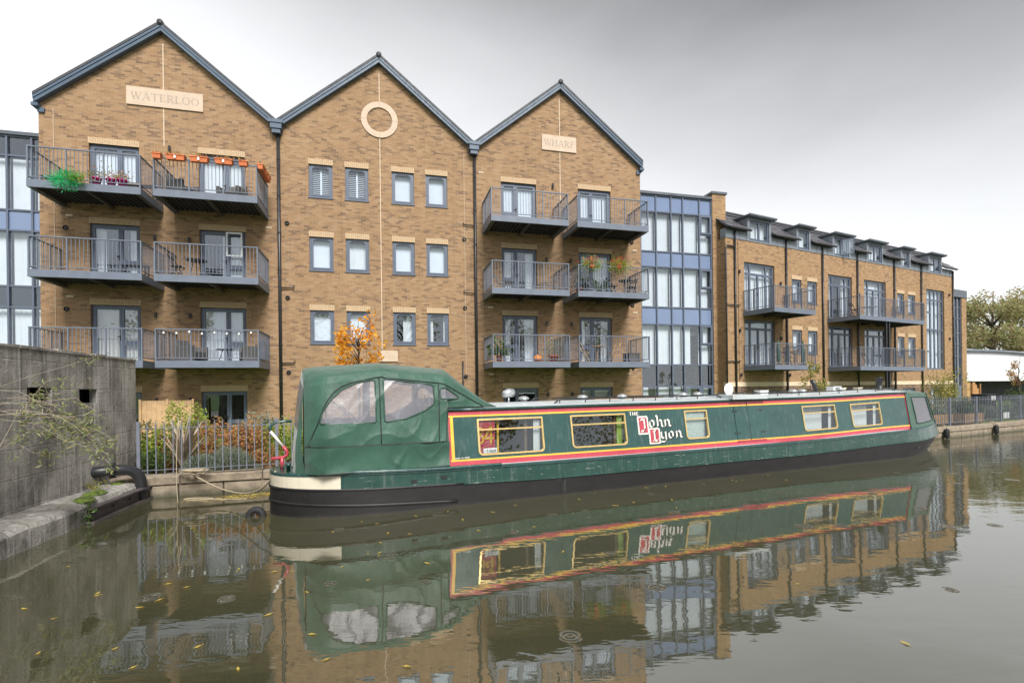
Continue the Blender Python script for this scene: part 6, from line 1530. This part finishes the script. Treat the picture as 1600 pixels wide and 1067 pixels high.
boxobj_t = thing('dark_crate', 'dark storage crate at the right end of the lowest right balcony', 'crate', gw(5.2, -.9, DECK[2]), YG); boxobj('crate_body', 'rattan', boxobj_t, -.25, .25, -.3, .3, 0, .36); boxobj('crate_lid', 'rattan', boxobj_t, -.27, .27, -.32, .32, .362, .41)
# dormer block balconies
round_table('round table on the lower first balcony of the dormer block', fw_(3.4, -.9, 3.06), .38, .72); fold_chair('dark folding chair left of the dormer block table', fw_(2.85, -.9, 3.06), YF+1.5, 'timber', 'timber'); fold_chair('dark folding chair right of the dormer block table', fw_(3.95, -.9, 3.06), YF-1.5, 'timber', 'timber')
for k, x in enumerate((2.2, 4.15)):
    t_ = thing('folded_parasol', ('folded green parasol left of the dormer block table', 'folded green parasol right of the dormer block table')[k], 'parasol', fw_(x, -1.3, 3.06)); m = MB(); m.lathe((0,0,0), [(.14,0),(.14,.06),(.03,.08),(.03,.1)], 12); m.build('base', 'black_metal', t_); m = MB(); m.lathe((0,0,.1), [(.03,0),(.11,.15),(.09,.7),(.03,1.15),(.01,1.2)], 10); m.build('canopy', 'canopy', t_, True)
fold_chair('chair on the upper long balcony of the dormer block', fw_(9.4, -.9, 5.90), YF+1, 'black_metal', 'black_metal'); round_table('pale table on the upper long balcony of the dormer block', fw_(11.0, -.9, 5.90), .4, .72, 'steel_bright'); fold_chair('chair at the lower long balcony of the dormer block', fw_(10.6, -.9, 3.06), YF+1, 'black_metal', 'black_metal'); round_table('table on the lower long balcony of the dormer block', fw_(11.9, -.9, 3.06), .35, .72)

# ================================================================== ropes, fenders, floating things
def on_bank(x, z):
    r = pray(x, 600); lo, hi = 8.0, 40.0
    for _ in range(40):
        md = (lo+hi)/2
        if md < bank_y(r.x*md): lo = md
        else: hi = md
    return Vector((r.x*lo, lo-.13, z))
fender(on_bank(1474, .20), 'black fender hanging on the stone wall close to the bow')
fender(on_bank(1551, .19), 'dark fender hanging on the stone wall well right of the bow')
tp = on_z(400, 806, 0); ty = thing('sunken_tyre', 'half sunken black tyre behind the stern of the boat', 'tyre', tp, .15); m = MB(); n = 28; prof = [(.0,.06),(.035,.05),(.05,.02),(.05,-.02),(.035,-.05),(.0,-.06),(-.035,-.05),(-.045,0),(-.035,.05)]; vs = []
for i in range(n):
    a = 2*math.pi*i/n
    for dr, dy in prof: r = .105+dr; vs.append((r*math.cos(a), dy, .0+r*math.sin(a)))
k = len(prof); m.add(vs, [(i*k+j, i*k+(j+1)%k, ((i+1)%n)*k+(j+1)%k, ((i+1)%n)*k+j) for i in range(n) for j in range(k)]); m.build('tyre_ring', 'tyre_rubber', ty, True)
m = MB(); m.tube([(-.1,0,-.02),(.0,0,.06),(.1,0,-.02)], .012, 6); m.build('tyre_rope', 'rope_dark', ty)
def bez(a, b, c, d_, n=20): return [a*(1-t_)**3+b*3*t_*(1-t_)**2+c*3*t_*t_*(1-t_)+d_*t_**3 for t_ in [i/n for i in range(n+1)]]
rA = b2w(-6.85, .75, .72); rB = on_z(303, 742, .42); mid1 = on_z(360, 772, .08)
ro = thing('mooring_rope', 'slack pale mooring rope from the stern to the quay', 'rope'); m = MB(); m.tube(bez(rA, Vector((rA.x-.35, rA.y+.25, .15)), Vector((mid1.x, mid1.y, .02)), rB), .014, 6); m.build('line', 'rope', ro, True)
ring = []; rs = random.Random(6)
cl_ = thing('rope_coil', 'tangled rope coil lying on the coping stones', 'rope', rB); m = MB(); pts = []
for i in range(60): a = i*.62; r = .10+.09*math.sin(i*.37); pts.append((r*1.5*math.cos(a), r*.7*math.sin(a), .012+.09*abs(math.sin(i*.21))))
m.tube(pts, .013, 6); m.build('coil', 'rope', cl_, True)
rp_ = thing('bank_rope', 'thin dark rope tied along the railing to the stern', 'rope'); m = MB(); m.tube(bez(b2w(-6.7, .8, .80), b2w(-7.2, 1.2, .66), on_z(360, 735, .45), on_z(318, 738, .45)), .010, 6); m.build('line', 'rope_dark', rp_, True)
hr = thing('hanging_rope', 'thin weathered rope hanging from the railing into the water', 'rope'); a = at_depth(277, 664, 9.55); b = on_z(279, 785, 0); b = Vector((b.x, b.y, -.1)); m = MB(); m.tube(bez(a, a.lerp(b, .3)+Vector((.02,-.05,0)), a.lerp(b, .7)+Vector((-.02,-.06,0)), b), .007, 6); m.build('line', 'rope', hr, True)
lp2 = thing('floating_rope_loop', 'loop of pale rope floating on the water by the quay', 'rope'); c0 = on_z(308, 779, .012); m = MB(); m.tube([(c0.x+.24*math.cos(t_)*(1.25 if math.cos(t_) > 0 else 1), c0.y+.09*math.sin(t_), .008) for t_ in np.linspace(0, 6.1, 26)]+[(c0.x+.6, c0.y-.06, .008), (c0.x+.95, c0.y-.02, .008)], .012, 6); m.build('line', 'rope', lp2, True)
# raft of yellow leaves and weed against the quay behind the stern
wr = thing('leaf_raft', 'raft of yellow green leaves floating between quay and stern', 'leaves', on_z(400, 774, 0)); rs = np.random.RandomState(9); P = rs.normal(size=(420,3))*[.38,.10,.0]+[0,0,.01]; P[:,1] += P[:,0]*.42; v, f = leaf_cloud(P, .06, 9, .6); v[:,2] = .006+np.abs(v[:,2])*.12; stuff(cloud_obj('floating_leaves', v, f, 'floating', wr))
# single leaves on the water
lm_ = []
for s in range(5):
    rr = random.Random(s); m = MB(); n = 9; L = .055; P = [(L*math.cos(2*math.pi*i/n)*1.0, L*.5*math.sin(2*math.pi*i/n)*(1+.2*rr.uniform(-1,1)), .006+.010*rr.random()) for i in range(n)]; P[0] = (L*1.5, 0, .016); m.poly(P); m.tube([(L*-.9,0,.008),(L*-1.6,.01,.006)], .003, 4); lm_.append(m.mesh('floating_leaf', 'floating', False))
LF = [(38,951),(84,966),(107,885),(152,927),(153,930),(218,949),(209,1042),(250,937),(263,912),(293,917),(373,889),(370,892),(429,893),(458,892),(488,991),(510,1030),(535,885),(575,906),(592,868),(594,863),(595,848),(640,834),(575,865),(606,833),(636,1041),(372,1045),(300,825),(330,842),(520,831),(565,815),(590,818),(650,806),(700,799),(748,829),(806,789),(850,774),(880,862),(905,780),(965,790),(1057,793),(960,790),(1010,762),(1040,760),(1100,756),(1150,752),(1160,750),(880,861),(895,802),(835,823),(1230,750),(1246,912),(1415,1005),(1200,742),(1144,750),(1003,758),(1050,781),(930,770),(990,785),(723,812),(770,800),(180,1013),(60,1020),(310,1010),(420,960),(480,925),(668,880)]
rs = random.Random(12)
for i, (x, y) in enumerate(LF):
    o = link('floating_leaf', lm_[i % 5], None, on_z(x, y, .004)); o.rotation_euler = (0, 0, rs.uniform(0, 6.28)); q = rs.uniform(.28, .55); o.scale = (q, q, q); tag(o, 'yellow fallen leaf floating on the canal water', 'leaf', 'yellow leaves floating on the water')
